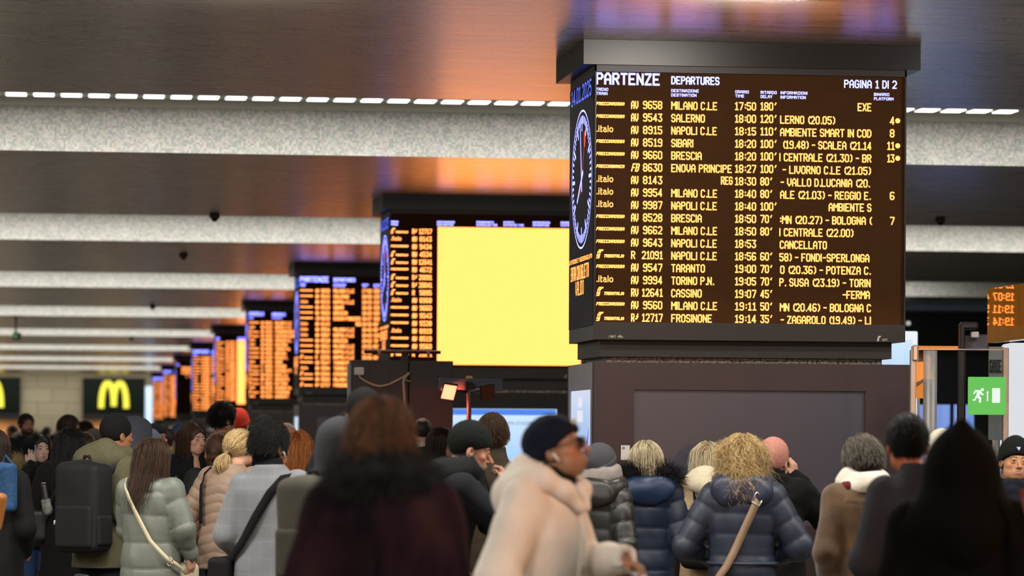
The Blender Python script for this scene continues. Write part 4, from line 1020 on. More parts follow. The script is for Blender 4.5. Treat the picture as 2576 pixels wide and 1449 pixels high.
def hand_shape(s, wrist, d, n, side, curl=30, spread=6, thumb=40, sz=1., fist=None):
    """palm and five fingers; d = along the hand, n = back of the hand, side = +1 right / -1 left hand"""
    d = np.array(d, float); d /= np.linalg.norm(d); n = np.array(n, float); n -= d * (n @ d); n /= np.linalg.norm(n)
    u = np.cross(n, d) * side; w = np.array(wrist, float)     # u points to the thumb side
    M = np.stack([u, d, n], 1)
    s.add(rbox(w + d * .050 * sz, (.040 * sz, .052 * sz, .0145 * sz), .014 * sz, M), .012)
    s.add(cone(w - d * .03, w + d * .02 * sz, .027 * sz, .026 * sz), .02)
    for i, (o, L) in enumerate(((.029, .076), (.0095, .086), (-.0105, .080), (-.029, .062))):
        c = curl[i] if hasattr(curl, '__len__') else curl
        p = w + d * (.098 - .006 * (i == 3)) * sz + u * o * sz; ang = 0; dirb = d * cos(radians(spread * (1.4 - i))) + u * sin(radians(spread * (1.4 - i)))
        for j, f in enumerate((.45, .31, .24)):
            ang += c * (1., 1.15, .8)[j]
            v = dirb * cos(radians(ang)) - n * sin(radians(ang)); q = p + v * L * f * sz
            s.add(cone(p, q, (.0092 - .0008 * j) * sz, (.0084 - .0008 * j) * sz), .004); p = q
    p = w + d * .022 * sz + u * .034 * sz; ta = radians(thumb)
    v = d * cos(ta) + u * sin(ta) * .8 - n * .35; v /= np.linalg.norm(v)
    q = p + v * .042 * sz; s.add(cone(p - v * .01, q, .0125 * sz, .0105 * sz), .012)
    v2 = d * .9 + u * .15 - n * .55; v2 /= np.linalg.norm(v2); r = q + v2 * .030 * sz; s.add(cone(q, r, .0102 * sz, .0085 * sz), .004)
# ------------------------------------------------------------------ a person
ARM = {'down': ((.250, -.03, 1.09), (.262, .03, .85)), 'pocket': ((.248, -.08, 1.10), (.20, .09, .94)), 'phone': ((.255, -.02, 1.08), (.10, .23, 1.14)),
       'fold': ((.265, .02, 1.10), (.02, .20, 1.12)), 'wide': ((.345, -.04, 1.10), (.20, .12, 1.02))}
class Person: pass
def person(px, top, w, ang, label, extra=.015, hs=1., build=1., skin='#b98a6e', face=False, head=(0, 0, 0), hoff=(0, .02), coat='#222222', cmat=None, fit=.02,
           hem=.80, puff=None, wob=(.006, 9.), arms=('pocket', 'pocket'), hands=(None, None), legs='#1b1c22', shoes='#1a1614', lean=0., h=.011, sleeve=.062,
           collar=None, ncol=.072, colors=None, group=None, detail=True, seed=None, yoke=None, gaze=None, dx=0., shoulder=1., skirt=0., jaw=1., nose=1.):
    p = at(px, top, w); H = p.z; rng = np.random.default_rng(seed if seed is not None else abs(int(px * 7 + top)))
    P = Person(); hb = H - extra; k = hb / 1.75; P.k = k; P.hb = hb; P.rng = rng; P.hs = hs
    rz = -YAW - radians(ang) + math.atan2(px - 1288, -FPX) * 0
    hp = Vector((hoff[0], hoff[1] + lean, 0)); hp.rotate(Matrix.Rotation(rz, 3, 'Z'))
    root = empty('person', (p.x - hp.x + dx, p.y - hp.y, 0), rz, label, 'person', group); P.root = root
    P.M = Matrix.Translation(root.location) @ Matrix.Rotation(rz, 4, 'Z')
    b = build * k
    L = lambda z: lean * np.clip((z - .85) / .6, 0, 1) ** 1.3
    rows = [(hem, .205 + skirt, .150 + skirt), (.93, .200 + skirt * .6, .146 + skirt * .5), (1.09, .186, .134), (1.26, .202 * (1 + .3 * (shoulder - 1)), .142), (1.37, .197 * shoulder, .128), (1.435, .166 * shoulder, .106), (1.475, .110, .086), (1.52, ncol, .076)]
    rows = [(z * k, (a * .96 + fit * .45) * b, (d + fit * .6) * b, -.005 + L(z) * k - .015 * (z > 1.3)) for z, a, d in rows if z == hem or z > hem + .05]
    P.prof = Prof(rows, 2.4); P.fit = fit
    R = rot(*head); piv = np.array((0, hoff[1] * .4 + L(1.75) * k, hb - .225 * hs)); t = np.array((hoff[0], hoff[1] + lean * k, hb - .118 * hs))
    if abs(head[1]) > 3 or abs(head[2]) > 3:
        neck = np.array((hoff[0] * .5, L(1.6) * k, hb - .23 * hs)); t2 = neck + R @ (t - neck); t = t + (t2 - t) * np.array((1, 1, 0))
    P.R, P.t = R, t
    P.hl = lambda q: R @ (np.array(q) * hs) + t
    # arms
    P.arm = []
    for i, sx in enumerate((1, -1)):
        a = ARM[arms[i]] if isinstance(arms[i], str) else arms[i]
        S = np.array((sx * .168 * b / k * shoulder, rows[-3][3] / k - .0, 1.405)); E = np.array((a[0][0] * sx * (build if isinstance(arms[i], str) else 1), a[0][1] + lean * .5, a[0][2])); W = np.array((a[1][0] * sx, a[1][1] + lean * .5, a[1][2]))
        P.arm.append((S * k, E * k, W * k))
    # body
    vis = [q for q in hands if q]
    boxes = []
    if face or detail: boxes.append((t + R @ np.array((0, 0, -.02)) - .125, t + R @ np.array((0, .0, -.02)) + .14))
    for i, q in enumerate(hands):
        if q: W = P.arm[i][2]; boxes.append((W - .11, W + .11)); boxes[-1] = (np.minimum(W, W + np.array(q['d']) * .19) - .065, np.maximum(W, W + np.array(q['d']) * .19) + .065)
    hf = .0042 if face else .007
    if vis: hf = min(hf, .0048)
    lo = np.min([np.minimum(a[2], a[1]) for a in P.arm], 0) - .22; hi = np.max([np.maximum(a[2], a[1]) for a in P.arm], 0) + .22
    lo = np.minimum(lo, (-.3, -.3, 0)); hi = np.maximum(np.maximum(hi, (.3, .32, H + .05)), t + .2); lo[2] = -.01
    P.lo, P.hi = lo, hi
    s = Sculpt(lo, hi, .022, boxes, hf)
    head_shape(s, R, t, hs, nose, jaw, fine=face)
    s.add(cone(P.hl((0, -.030, -.07)), np.array((0, L(1.5) * k - .012, 1.44 * k)), .053 * hs, .062), .03)
    s.add(Prof([(z, a * .80, d * .74, c) for z, a, d, c in [(.85 * k, .19 * b, .14 * b, 0.)] + [r for r in rows if r[0] > .9 * k]], 2.2).prim(), .03)
    for sx in (-1, 1):
        s.add(cone((sx * .088 * k, 0, .92 * k), (sx * .085 * k, .01, .50 * k), .078 * k, .052 * k), .05); s.add(cone((sx * .085 * k, .01, .50 * k), (sx * .085 * k, -.015, .09 * k), .050 * k, .034 * k), .02)
        s.add(cone((sx * .085 * k, -.02, .06 * k), (sx * .095 * k, .13 * k, .035), .035 * k, .025), .03)
    for i, (S, E, W) in enumerate(P.arm):
        s.add(cone(S, E, .048 * k, .038 * k), .03); s.add(cone(E, W, .038 * k, .026 * k), .02)
        if hands[i]:
            q = dict(hands[i]); d = q.pop('d'); n = q.pop('n'); hand_shape(s, W, d, n, (1, -1)[i], **q)
        else: s.add(ell(W + (W - E) / np.linalg.norm(W - E) * .05, (.035, .035, .045)), .02)
    V, Q = s.mesh()
    c = head_colors(V, R, t, hs, skin, **(colors or {}))
    P.body = to_obj('body', V, Q, M_SKIN, root, c)
    if face: eyes(P.body, R, t, hs, gaze or (0, 0))
    # trousers and shoes
    s = Sculpt((-.25, -.25, -.01), (.25, .3, 1.05 * k), .02)
    for sx in (-1, 1):
        s.add(cone((sx * .085 * k, -.005, .88 * k), (sx * .09 * k, .01, .50 * k), .098 * k, .074 * k), .05); s.add(cone((sx * .09 * k, .01, .5 * k), (sx * .09 * k, -.012, .085 * k), .072 * k, .062 * k), .02)
    s.add(ell((0, -.005, .94 * k), (.172 * b, .125 * b, .12)), .05)
    V, Q = s.mesh(); V = V + vnorm(V, Q) * (Wob(3, 14.)(V) * .004)[:, None]
    to_obj('trousers', V, Q, cloth('trousers ' + legs, legs, .85), root)
    for sx in (-1, 1):
        s = Sculpt((-.08, -.14, -.005), (.08, .22, .16), .012); s.add(ell((0, .07, .035), (.047, .115, .048)), .03); s.add(ell((0, -.03, .05), (.042, .06, .062)), .04); s.keep(lambda x, y, z: .004 - z)
        V, Q = s.mesh(); o = to_obj('shoe', V, Q, plain('shoe ' + shoes, shoes, .5), root); o.location = (sx * .092 * k, -.02, 0)
    # coat
    s = Sculpt(np.minimum(lo, (-.4, -.34, hem * k - .05)), np.maximum(hi, (.4, .36, 1.6 * k)), h); s_lo = hem * k - .05
    s = Sculpt(np.array((min(lo[0], -.4), min(lo[1], -.34), s_lo)), np.array((max(hi[0], .4), max(hi[1], .36), 1.62 * k)), h)
    s.add(P.prof.prim(), .02)
    f = fit
    for i, (S, E, W) in enumerate(P.arm):
        s.add(cone(S, E, (.072 + f * .7) * k * (.5 + .5 * build), (sleeve + f * .5) * k), .030); s.add(cone(E, W + (W - E) / np.linalg.norm(W - E) * .015, (sleeve + f * .5) * k, (.044 + f * .22) * k), .03)
        if hands[i]: d = (W - E) / np.linalg.norm(W - E); s.sub(cone(W + d * .02, W + d * .09, .034 * k, .036 * k), .006)
    if collar == 'stand':
        s.add(Prof([(1.46 * k, .105 * b, .090 * b, L(1.5) * k - .01), (1.545 * k, .084 * b, .082, L(1.5) * k), (1.575 * k, .082 * b, .08, L(1.5) * k + .004)]).prim(), .03)
        s.sub(Prof([(1.535 * k, .058, .056, L(1.5) * k), (1.64 * k, .072, .07, L(1.5) * k + .01)]).prim(), .01)
    if collar == 'lapel':
        s.add(Prof([(1.44 * k, .125 * b, .105 * b, L(1.5) * k - .02), (1.505 * k, .096 * b, .094, L(1.5) * k - .012), (1.54 * k, .090 * b, .088, L(1.5) * k - .012)]).prim(), .02)
        s.sub(Prof([(1.50 * k, .056, .06, L(1.5) * k + .02), (1.64 * k, .075, .075, L(1.5) * k + .02)]).prim(), .01)
        s.sub(ell((0, L(1.5) * k + .16, 1.46 * k), (.05, .12, .14)), .02)
    s.keep(lambda x, y, z: hem * k + .0 - z)
    V, Q = s.mesh(); N = vnorm(V, Q)
    da = np.full(len(V), 9.); sa = np.zeros(len(V))
    for S, E, W in P.arm:
        l0 = np.linalg.norm(E - S)
        for a, e, o in ((S, E, 0), (E, W, l0)):
            ba = e - a; tt = np.clip((V - a) @ ba / (ba @ ba), 0, 1); dd = np.linalg.norm(V - a - tt[:, None] * ba, axis=1); m = dd < da
            da = np.where(m, dd, da); sa = np.where(m, o + tt * np.linalg.norm(ba), sa)
    ta, tb, tc = P.prof.at(V[:, 2]); tor = (np.abs(V[:, 0] / ta) ** 2.4 + np.abs((V[:, 1] - tc) / tb) ** 2.4) ** (1 / 2.4)
    isarm = (da < (.078 + f) * k) & (tor > 1.03)
    wob = (wob[0] * (1.0 if puff else 1.35), wob[1])
    disp = Wob(seed or abs(int(px)), wob[1], an=(1, 1, .6))(V) * wob[0] + Wob(abs(int(px)) + 5, wob[1] * 2.6, an=(1, 1, .7))(V) * wob[0] * .45
    if puff:
        pitch, amp = puff[:2]; wv = Wob(9, 6.)(V) * .10 * pitch; z = np.where(isarm, sa / pitch + .5, (V[:, 2] - hem * k) / pitch) + wv / pitch
        if len(puff) > 2: z = z + np.where(isarm, 0, np.abs(V[:, 0]) * puff[2])
        q = np.abs(np.sin(np.pi * z)) ** .36; disp = disp + amp * (q - .82) * np.clip((1.5 * k - V[:, 2]) / .05, 0, 1)
        disp += Wob(abs(int(px)) + 1, 38., an=(1, 1, .25))(V) * amp * .16
    if yoke: disp = disp + np.clip((V[:, 2] - yoke * k - np.abs(V[:, 0]) * .12) / .006, 0, 1) * .006 * ~isarm
    disp *= np.clip((V[:, 2] - hem * k) / .01, 0, 1)
    P.cm = cmat or cloth('coat ' + coat, coat)
    P.coat = to_obj('coat', V + N * disp[:, None], Q, P.cm, root); P.coatV = V; P.L = L; P.H = H
    P.lim = (lo, hi)
    return P
def part(P, name, prims, mat, h=.010, keep=None, subs=(), wob=None, post=None, k=.02, parent=None):
    """one more mesh of the person, from (prim, blend) pairs in the person's space"""
    lo = np.min([q[0][1] if isinstance(q[0], tuple) else q[1] for q in prims], 0) - .04; hi = np.max([q[0][2] if isinstance(q[0], tuple) else q[2] for q in prims], 0) + .04
    s = Sculpt(lo, hi, h)
    for q in prims:
        if isinstance(q[0], tuple): s.add(q[0], q[1])
        else: s.add(q, k)
    for q in subs:
        if isinstance(q[0], tuple): s.sub(q[0], q[1])
        else: s.sub(q, .012)
    if keep: s.keep(keep)
    V, Q = s.mesh(); N = vnorm(V, Q)
    if wob: V = V + N * (Wob(int(abs(V.sum())) % 999, wob[1])(V) * wob[0])[:, None]
    if post: V = post(V, N)
    return to_obj(name, V, Q, mat, parent or P.root)
def H_(P, prim): 
    return xf(prim, P.R, P.t)
def S_(P, c, r): return xf(ell(np.array(c) * P.hs, np.array(r) * P.hs), P.R, P.t)
def beanie(P, mat, low=-.004, slope=1.2, tall=.0, rib=True, size=1., name='beanie', fold=True):
    hs = P.hs
    def cut(off, up):
        def fn(x, y, z):
            x, y, z = x - P.t[0], y - P.t[1], z - P.t[2]; R = P.R
            ly = R[0, 1] * x + R[1, 1] * y + R[2, 1] * z; lz = R[0, 2] * x + R[1, 2] * y + R[2, 2] * z
            return (low * hs + off + slope * .4 * ly - lz) * up
        return fn
    pr = [S_(P, (0, -.014, .038 + tall * .4), (.091 * size, .113 * size, .098 * size + tall))]
    def post(V, N):
        if not rib: return V
        q = (V - P.t) @ P.R; a = np.arctan2(q[:, 0], q[:, 1]); return V + N * (np.sin(a * 64) * .0012 + Wob(4, 22.)(V) * .002)[:, None]
    o = part(P, name, pr, mat, .0075, cut(0, 1), post=post)
    if fold:
        c0, c1 = cut(0, 1), cut(.052 * hs, -1)
        part(P, 'hat_band', [S_(P, (0, -.014, .035), (.0965 * size, .119 * size, .105))], mat, .0075, lambda x, y, z: np.maximum(c0(x, y, z), c1(x, y, z)), post=post, parent=o)
    return o
def hood_up(P, mat, size=1., pointy=0., open_=True, drop=True, name='hood', drape=0.):
    pr = [(S_(P, (0, -.020, .010), (.112 * size, .138 * size, .138 * size)), .03)]
    if pointy: pr.append((H_(P, cone((0, -.05, .08), (0, -.045, .135 + pointy), .07, .018)), .06))
    if drop: pr.append((cone(P.hl((0, -.055, -.07)), (0, P.L(1.5) * P.k - .04, 1.46 * P.k), .100 * size, .115 * size), .06)); pr.append((ell((0, P.L(1.5) * P.k - .02, 1.455 * P.k), (.165 * size, .115, .05)), .05))
    if drape: pr.append((cone(P.hl((0, -.045, -.03)), (0, P.L(1.5) * P.k - .03, 1.40 * P.k), .12, .20 * drape), .08)); pr.append((ell((0, P.L(1.5) * P.k - .02, 1.40 * P.k), (.25 * drape, .15, .09)), .06))
    sb = [S_(P, (0, .125, -.012), (.078, .115, .112)), S_(P, (0, .02, -.0), (.088, .105, .112))] if open_ else []
    return part(P, name, pr, mat, .010, subs=sb, wob=(.006, 14.))
def hood_down(P, mat, size=1., low=1.36, name='hood', puffy=0., full=0., front=False):
    k = P.k; y0 = P.L(1.45) * k - .10; pr = []
    pts = [(-.125, .03, 1.50), (-.135, -.05, 1.475), (-.095, -.115, 1.455), (0, -.145, 1.445), (.095, -.115, 1.455), (.135, -.05, 1.475), (.125, .03, 1.50)]
    for a, b in zip(pts, pts[1:]):
        A = np.array(a) * (size * .5 + .5, 1, 1) * k; B = np.array(b) * (size * .5 + .5, 1, 1) * k; A[1] += P.L(1.45) * k; B[1] += P.L(1.45) * k; pr.append((cone(A, B, .046 * size, .046 * size), .03))
    pr.append((ell((0, y0 - .045, (low + .06) * k), (.130 * size, .046, .090)), .08))
    if front:
        for sx in (-1, 1): pr.append((cone(np.array((sx * .118, .03 + P.L(1.45), 1.50)) * k, np.array((sx * .085, .105 + P.L(1.45), 1.455)) * k, .042, .036), .03)); pr.append((cone(np.array((sx * .085, .105 + P.L(1.45), 1.455)) * k, np.array((sx * .035, .150 + P.L(1.45), 1.39)) * k, .036, .022), .03))
    if full: pr.append((ell((0, y0 + .035, 1.51 * k), (.130 * full, .085, .080 * full)), .07)); pr.append((cone((.05, y0 + .02, 1.55 * k), (-.06, y0 - .03, 1.44 * k), .05, .06), .06))
    return part(P, name, pr, mat, .010, wob=(.007 + puffy, 16.))
def scarf(P, mat, z=1.505, r=.038, rx=.083, name='scarf', tail=False, wob=.006):
    k = P.k; pr = []; n = 14; yc = P.L(1.5) * k
    for i in range(n):
        a, b = 2 * pi * i / n, 2 * pi * (i + 1) / n
        f = lambda t: np.array((rx * sin(t), yc - .004 + (rx + .006) * -cos(t), (z - .018 * -cos(t) * -1) * k))
        pr.append((cone(f(a), f(b), r, r), .02)); g = np.array((0, 0, .032)); pr.append((cone(f(a) * (.93, 1, 1) + g, f(b) * (.93, 1, 1) + g, r * .8, r * .8), .015))
    if tail: pr.append((cone((.03, yc + .11, z * k), (.05, yc + .17, (z - .3) * k), .04, .05), .03))
    return part(P, name, pr, mat, .009, wob=(wob, 26.))
def short_hair(P, mat, under, n=2600, L=.032, low=-.062, volume=.008, up=.30, strand=.0011, bald=None, g=(0, -.6, -.55), top=0.):
    rng = P.rng; hs = P.hs
    v = volume
    o = part(P, 'hair', [S_(P, CR_C + (0, -.001, top * .4), CR_R + (v, v, v + top))], under, .008, subs=[S_(P, (.098, -.002, -.022), (.036, .030, .044)), S_(P, (-.098, -.002, -.022), (.036, .030, .044)), S_(P, (0, .100, -.035), (.072, .062, .090)), S_(P, (0, .045, -.125), (.14, .11, .085)), S_(P, (0, -.02, -.155), (.13, .16, .090))], wob=(.002, 40.))
    if n:
        r = scalp(n, rng, low=low); r = r[~((np.abs(r[:, 1] + .004) < .034) & (r[:, 2] < .016) & (np.abs(r[:, 0]) > .05))]
        if bald: r = r[~(((r - np.array(bald[:3])) ** 2).sum(1) < bald[3] ** 2)]
        n = len(r); N = (r - CR_C) / CR_R ** 2; N /= np.linalg.norm(N, axis=1, keepdims=True); d = N * up + np.array(g) * (1 - up) + rng.normal(0, .16, (n, 3)); d /= np.linalg.norm(d, axis=1, keepdims=True); lay = rng.uniform(1.0, 1.06, n)
        ln = L * rng.uniform(.6, 1.25, (n, 1)) * np.where(r[:, 2:3] < .0, .65, 1.1); pts = [r + N * v * .6]; Cv = CR_C + (0, -.001, top * .4); Rv = CR_R + (v, v, v + top)
        for i in range(4): d = d + np.array((0, -.1, -.25)); d /= np.linalg.norm(d, axis=1, keepdims=True); pts.append(pts[-1] + d * ln / 4); q = (pts[-1] - Cv) / Rv; rr = np.linalg.norm(q, axis=1); f = np.maximum(1, lay / rr); pts[-1] = Cv + q * f[:, None] * Rv
        S = np.stack(pts, 1) * hs
        add_strands('hair_strands', (S @ P.R.T + P.t), strand, mat, o)
    return o
def long_hair(P, mat, under, L=.34, n=3000, width=.082, steps=16, strand=.0012, curl=0., cf=3., vol=.014, inward=.06, back=.5, part_=.9, body=True, spread=.07, behind=.05, lo_z=None):
    rng = P.rng; hs = P.hs
    zb = -(L - .13)
    pr = [(S_(P, CR_C, CR_R + vol * .55), .02)]
    sub = [S_(P, (0, .105, -.045), (.066, .075, .105)), S_(P, (0, .16, -.15), (.12, .13, .13))]
    if L > .2:
        pr.append((H_(P, Prof([(zb * hs * .9, width * .60 * hs, .018, -.085), (zb * hs * .5, width * .86 * hs, .036, -.075), (-.05, width * .96 * hs, .062, -.055), (.03, .078 * hs, .075, -.03)], 2.2).prim()), .04))
    o = part(P, 'hair', pr, under, .009, subs=sub, wob=(.003, 30.))
    r = scalp(n, rng, low=-.075)
    S = flow(r, L * rng.uniform(.75, 1.1, n), steps, rng, g=(0, -.12, -1), part=part_, lift=vol, curl=curl, cf=cf, spread=spread, inward=inward, back=back)
    zz = S[:, :, 2]; S[:, :, 1] -= np.clip(-.10 - zz, 0, .2) * behind * 4 * (S[:, :, 1] < .02)
    S = S[~((np.abs(S[:, :, 0]) < .064) & (S[:, :, 1] > .040) & (zz < .066)).any(1)]
    add_strands('hair_strands', S * hs @ P.R.T + P.t, strand, mat, o)
    return o
def tail_hair(P, mat, under, tie=(0, -.118, .0), L=.24, n=1800, nt=900, fluff=.035, strand=.0012, low_bun=False, curl=.006, band='#1a1716', drop=(0, -.25, -1)):
    rng = P.rng; hs = P.hs; tie = np.array(tie, float)
    pr = [(S_(P, CR_C, CR_R + .006), .02), (H_(P, cone(tie * hs, (tie + np.array(drop) * L * .35) * hs, .022, fluff)), .02), (H_(P, cone((tie + np.array(drop) * L * .35) * hs, (tie + np.array(drop) * L * .85) * hs, fluff, .012)), .02)]
    o = part(P, 'hair', pr, under, .009, subs=[S_(P, (0, .105, -.04), (.068, .070, .10)), S_(P, (0, .05, -.13), (.14, .10, .085))], wob=(.002, 30.))
    r = scalp(n, rng, low=-.085); m = 9; td = (tie - CR_C) / CR_R; td /= np.linalg.norm(td); rd = (r - CR_C) / CR_R; P_ = []
    for i in range(m):
        f = i / (m - 1); f2 = f ** .9; q = rd * (1 - f2) + (td + rng.normal(0, .03, (n, 3)) * 1.) * f2; q /= np.linalg.norm(q, axis=1, keepdims=True); P_.append(CR_C + q * (1.09 + .05 * sin(f * pi)) * CR_R)
    add_strands('hair_strands', np.stack(P_, 1) * hs @ P.R.T + P.t, strand, mat, o)
    d = np.array(drop, float); th = rng.uniform(0, 6.28, nt); rr = np.sqrt(rng.uniform(0, 1, nt)); P_ = []
    ph = rng.uniform(0, 6.28, nt); ln = L * rng.uniform(.7, 1.1, nt)
    for i in range(12):
        f = i / 11; a = fluff * sin(pi * min(1, f * 1.25 + .12)) * (1 - .45 * f); P_.append(tie + d * (f * ln)[:, None] + np.stack([np.cos(th) * rr * a + curl * np.cos(9 * f + ph) * f, np.sin(th) * rr * a + curl * np.sin(9 * f + ph) * f - .03 * sin(pi * min(1, f * 2)), 0 * th], 1))
    add_strands('ponytail_strands', np.stack(P_, 1) * hs @ P.R.T + P.t, strand, mat, o)
    c = P.hl(tie + d * .012); part(P, 'hair_tie', [cone(c - np.array((.016, 0, 0)), c + np.array((.016, 0, 0)), .019, .019)], cloth('tie ' + band, band), .007, parent=o)
    return o
def fur(P, name, mat, under, pts, r, n=1800, L=.05, droop=.5, strand=.0009, y_off=True):
    """furry trim along a path in the person's space (metres for a 1.75 m body)"""
    k = P.k; A = [np.array(q) * k + np.array((0, P.L(1.45) * k, 0)) for q in pts]
    o = part(P, name, [(cone(a, b, r, r), .02) for a, b in zip(A, A[1:])], under, .010, wob=(.008, 40.))
    rng = P.rng; i = rng.integers(0, len(A) - 1, n); f = rng.uniform(0, 1, (n, 1)); C = np.array(A)[i] * (1 - f) + np.array(A)[i + 1] * f
    d = rng.normal(size=(n, 3)); d /= np.linalg.norm(d, axis=1, keepdims=True); p = C + d * r * .95; S = [p]
    ln = L * rng.uniform(.5, 1.3, (n, 1)); v = d + rng.normal(0, .25, (n, 3))
    for j in range(5): v = v + np.array((0, 0, -droop * .3)); v /= np.linalg.norm(v, axis=1, keepdims=True); S.append(S[-1] + v * ln / 5)
    add_strands('fur_strands', np.stack(S, 1), strand, mat, o)
    return o
def glasses(P, mat, big=1., lens=True):
    m = MB(); hs = P.hs
    for sx in (-1, 1):
        pts = []
        for t in np.linspace(0, 2 * pi, 25):
            c, s_ = cos(t), sin(t); e = .55
            pts.append(P.hl((sx * .033 + .0245 * big * math.copysign(abs(c) ** e, c), .104 - .006 * abs(c) * (c * sx > 0), -.004 + .0195 * big * math.copysign(abs(s_) ** e, s_))))
        m.tube(pts, .0028 * hs * big, 6)
        m.tube([P.hl((sx * .0575 * big, .097, .004)), P.hl((sx * .078, .06, .004)), P.hl((sx * .0845, .0, .002)), P.hl((sx * .085, -.03, -.012))], .0026 * hs, 6)
    m.tube([P.hl((-.010, .106, .003)), P.hl((0, .109, .005)), P.hl((.010, .106, .003))], .0026 * hs, 6)
    o = m.build('glasses', mat, P.root, True)
    if lens:
        for sx in (-1, 1):
            l = MB(); V = [P.hl((sx * .033 + .0235 * big * math.copysign(abs(cos(t)) ** .55, cos(t)), .1035, -.004 + .0185 * big * math.copysign(abs(sin(t)) ** .55, sin(t)))) for t in np.linspace(0, 2 * pi, 21)[:-1]]
            l.add(V + [v + P.R @ np.array((0, .0015, 0)) for v in V], [tuple(range(20)), tuple(range(20, 40))[::-1]] + [(i, (i + 1) % 20, (i + 1) % 20 + 20, i + 20) for i in range(20)]); l.build('lens', M_GLASS, o)
    return o
def earbud(P, sx=1):
    c = P.hl((sx * .092, .004, -.020)); m = MB(); m.tube([c, P.hl((sx * .094, .012, -.030)), P.hl((sx * .092, .020, -.052))], [.0085, .006, .0045], 8); return m.build('earbud', plain('white plastic', '#e8e6e2', .3), P.root, True)
# things people carry: top-level, placed in the carrier's space
def carried(P, name, base, label, cat, group=None):
    b = Vector(base); e = empty(name, P.M @ b, P.root.rotation_euler.z, label, cat, group); return e, b
def strap_pts(P, path, off=.012):
    pts, nr = [], []
    for (t0, z0), (t1, z1) in zip(path, path[1:]):
        n = 8
        for i in range(n + (1 if (t1, z1) == path[-1] else 0)):
            f = i / n; p, q = P.prof.surf(t0 + (t1 - t0) * f, (z0 + (z1 - z0) * f) * P.k, off); pts.append(p); nr.append(q)
    return pts, nr
def shoulder_strap(P, e, base, path, width, mat, off=.014, name='strap', t=.005):
    pts, nr = strap_pts(P, path, off); return MB().ribbon([Vector(p) - base for p in pts], nr, width, t).build(name, mat, e, True)
def lump(e, base, name, prims, mat, h=.009, wob=None, subs=(), keep=None, post=None):
    class D: pass
    d = D(); d.root = e; o = part(d, name, prims, mat, h, wob=wob, subs=subs, keep=keep, post=post)
    o.data.transform(Matrix.Translation(-base)); return o
def backpack(P, label, mat, size=(.145, .085, .22), zc=1.20, off=0., strapmat=None, group=None, cover=None, x=0., tilt=0.):
    k = P.k; yb = P.prof.at(zc * k); y = yb[2] - yb[1] - size[1] * .88 - off; c = np.array((x, y, zc * k))
    e, b = carried(P, 'backpack', (x, y, zc * k - size[2]), label, 'backpack', group); M = rot(0, tilt, 0)
    lump(e, b, 'main_bag', [(rbox(c, size, .055, M), .01), (ell(c + (0, .0, size[2] * .55), (size[0] * .93, size[1] * .9, size[2] * .5)), .05)], mat, .009, wob=(.004, 12.))
    lump(e, b, 'front_pocket', [rbox(c + (0, -size[1] * .88, -size[2] * .42), (size[0] * .86, .028, size[2] * .48), .024, M)], mat, .008, wob=(.003, 15.))
    lump(e, b, 'top_handle', [(cone(c + (-.035, .04, size[2] * .98), c + (-.02, .03, size[2] * 1.14), .009, .009), .01), (cone(c + (-.02, .03, size[2] * 1.14), c + (.02, .03, size[2] * 1.14), .009, .009), .01), (cone(c + (.02, .03, size[2] * 1.14), c + (.035, .04, size[2] * .98), .009, .009), .01)], strapmat or mat, .006)
    for sx in (-1, 1):
        shoulder_strap(P, e, b, [(sx * 35, 1.30), (sx * 48, 1.38), (sx * 75, 1.455), (sx * 120, 1.43), (sx * 140, 1.25)], .055, strapmat or mat, .016, 'shoulder_strap', .009)
    lump(e, b, 'side_pocket', [rbox(c + (size[0] * .98, 0, -size[2] * .5), (.020, size[1] * .7, size[2] * .34), .018, M)], mat, .008)
    return e, b, c
# ------------------------------------------------------------------ cloth patterns
def plaid():
    q = NT('grey check wool'); tc = q.n('ShaderNodeTexCoord'); sp = q.n('ShaderNodeSeparateXYZ'); q.l(tc.outputs['Object'], sp.inputs[0])
    def lines(out, f, duty):
        m = q.n('ShaderNodeMath', operation='MULTIPLY'); m.inputs[1].default_value = f; q.l(out, m.inputs[0]); fr = q.n('ShaderNodeMath', operation='FRACT'); q.l(m.outputs[0], fr.inputs[0])
        c = q.n('ShaderNodeMath', operation='LESS_THAN'); c.inputs[1].default_value = duty; q.l(fr.outputs[0], c.inputs[0]); return c.outputs[0]
    a = q.n('ShaderNodeMath', operation='ADD'); q.l(lines(sp.outputs[0], 15., .10), a.inputs[0]); q.l(lines(sp.outputs[2], 11., .10), a.inputs[1])
    b = q.n('ShaderNodeMath', operation='ADD'); q.l(lines(sp.outputs[0], 110., .4), b.inputs[0]); q.l(lines(sp.outputs[2], 110., .4), b.inputs[1])
    r = q.n('ShaderNodeMath', operation='MULTIPLY_ADD'); r.inputs[1].default_value = .09; r.inputs[2].default_value = .70; q.l(a.outputs[0], r.inputs[0])
    r2 = q.n('ShaderNodeMath', operation='MULTIPLY_ADD'); r2.inputs[1].default_value = .10; q.l(b.outputs[0], r2.inputs[0]); q.l(r.outputs[0], r2.inputs[2])
    no = q.n('ShaderNodeTexNoise', i_Scale=90., i_Detail=3.); q.l(tc.outputs['Object'], no.inputs[0]); mu = q.n('ShaderNodeMath', operation='MULTIPLY_ADD'); mu.inputs[1].default_value = .3; q.l(no.outputs['Fac'], mu.inputs[0]); q.l(r2.outputs[0], mu.inputs[2])
    v = q.n('ShaderNodeVectorMath', operation='SCALE'); v.inputs[0].default_value = (.205, .215, .235); q.l(mu.outputs[0], v.inputs[3]); q.l(v.outputs[0], q.p.inputs['Base Color']); q.p.inputs['Roughness'].default_value = .9; q.p.inputs['Sheen Weight'].default_value = .2
    return q.m
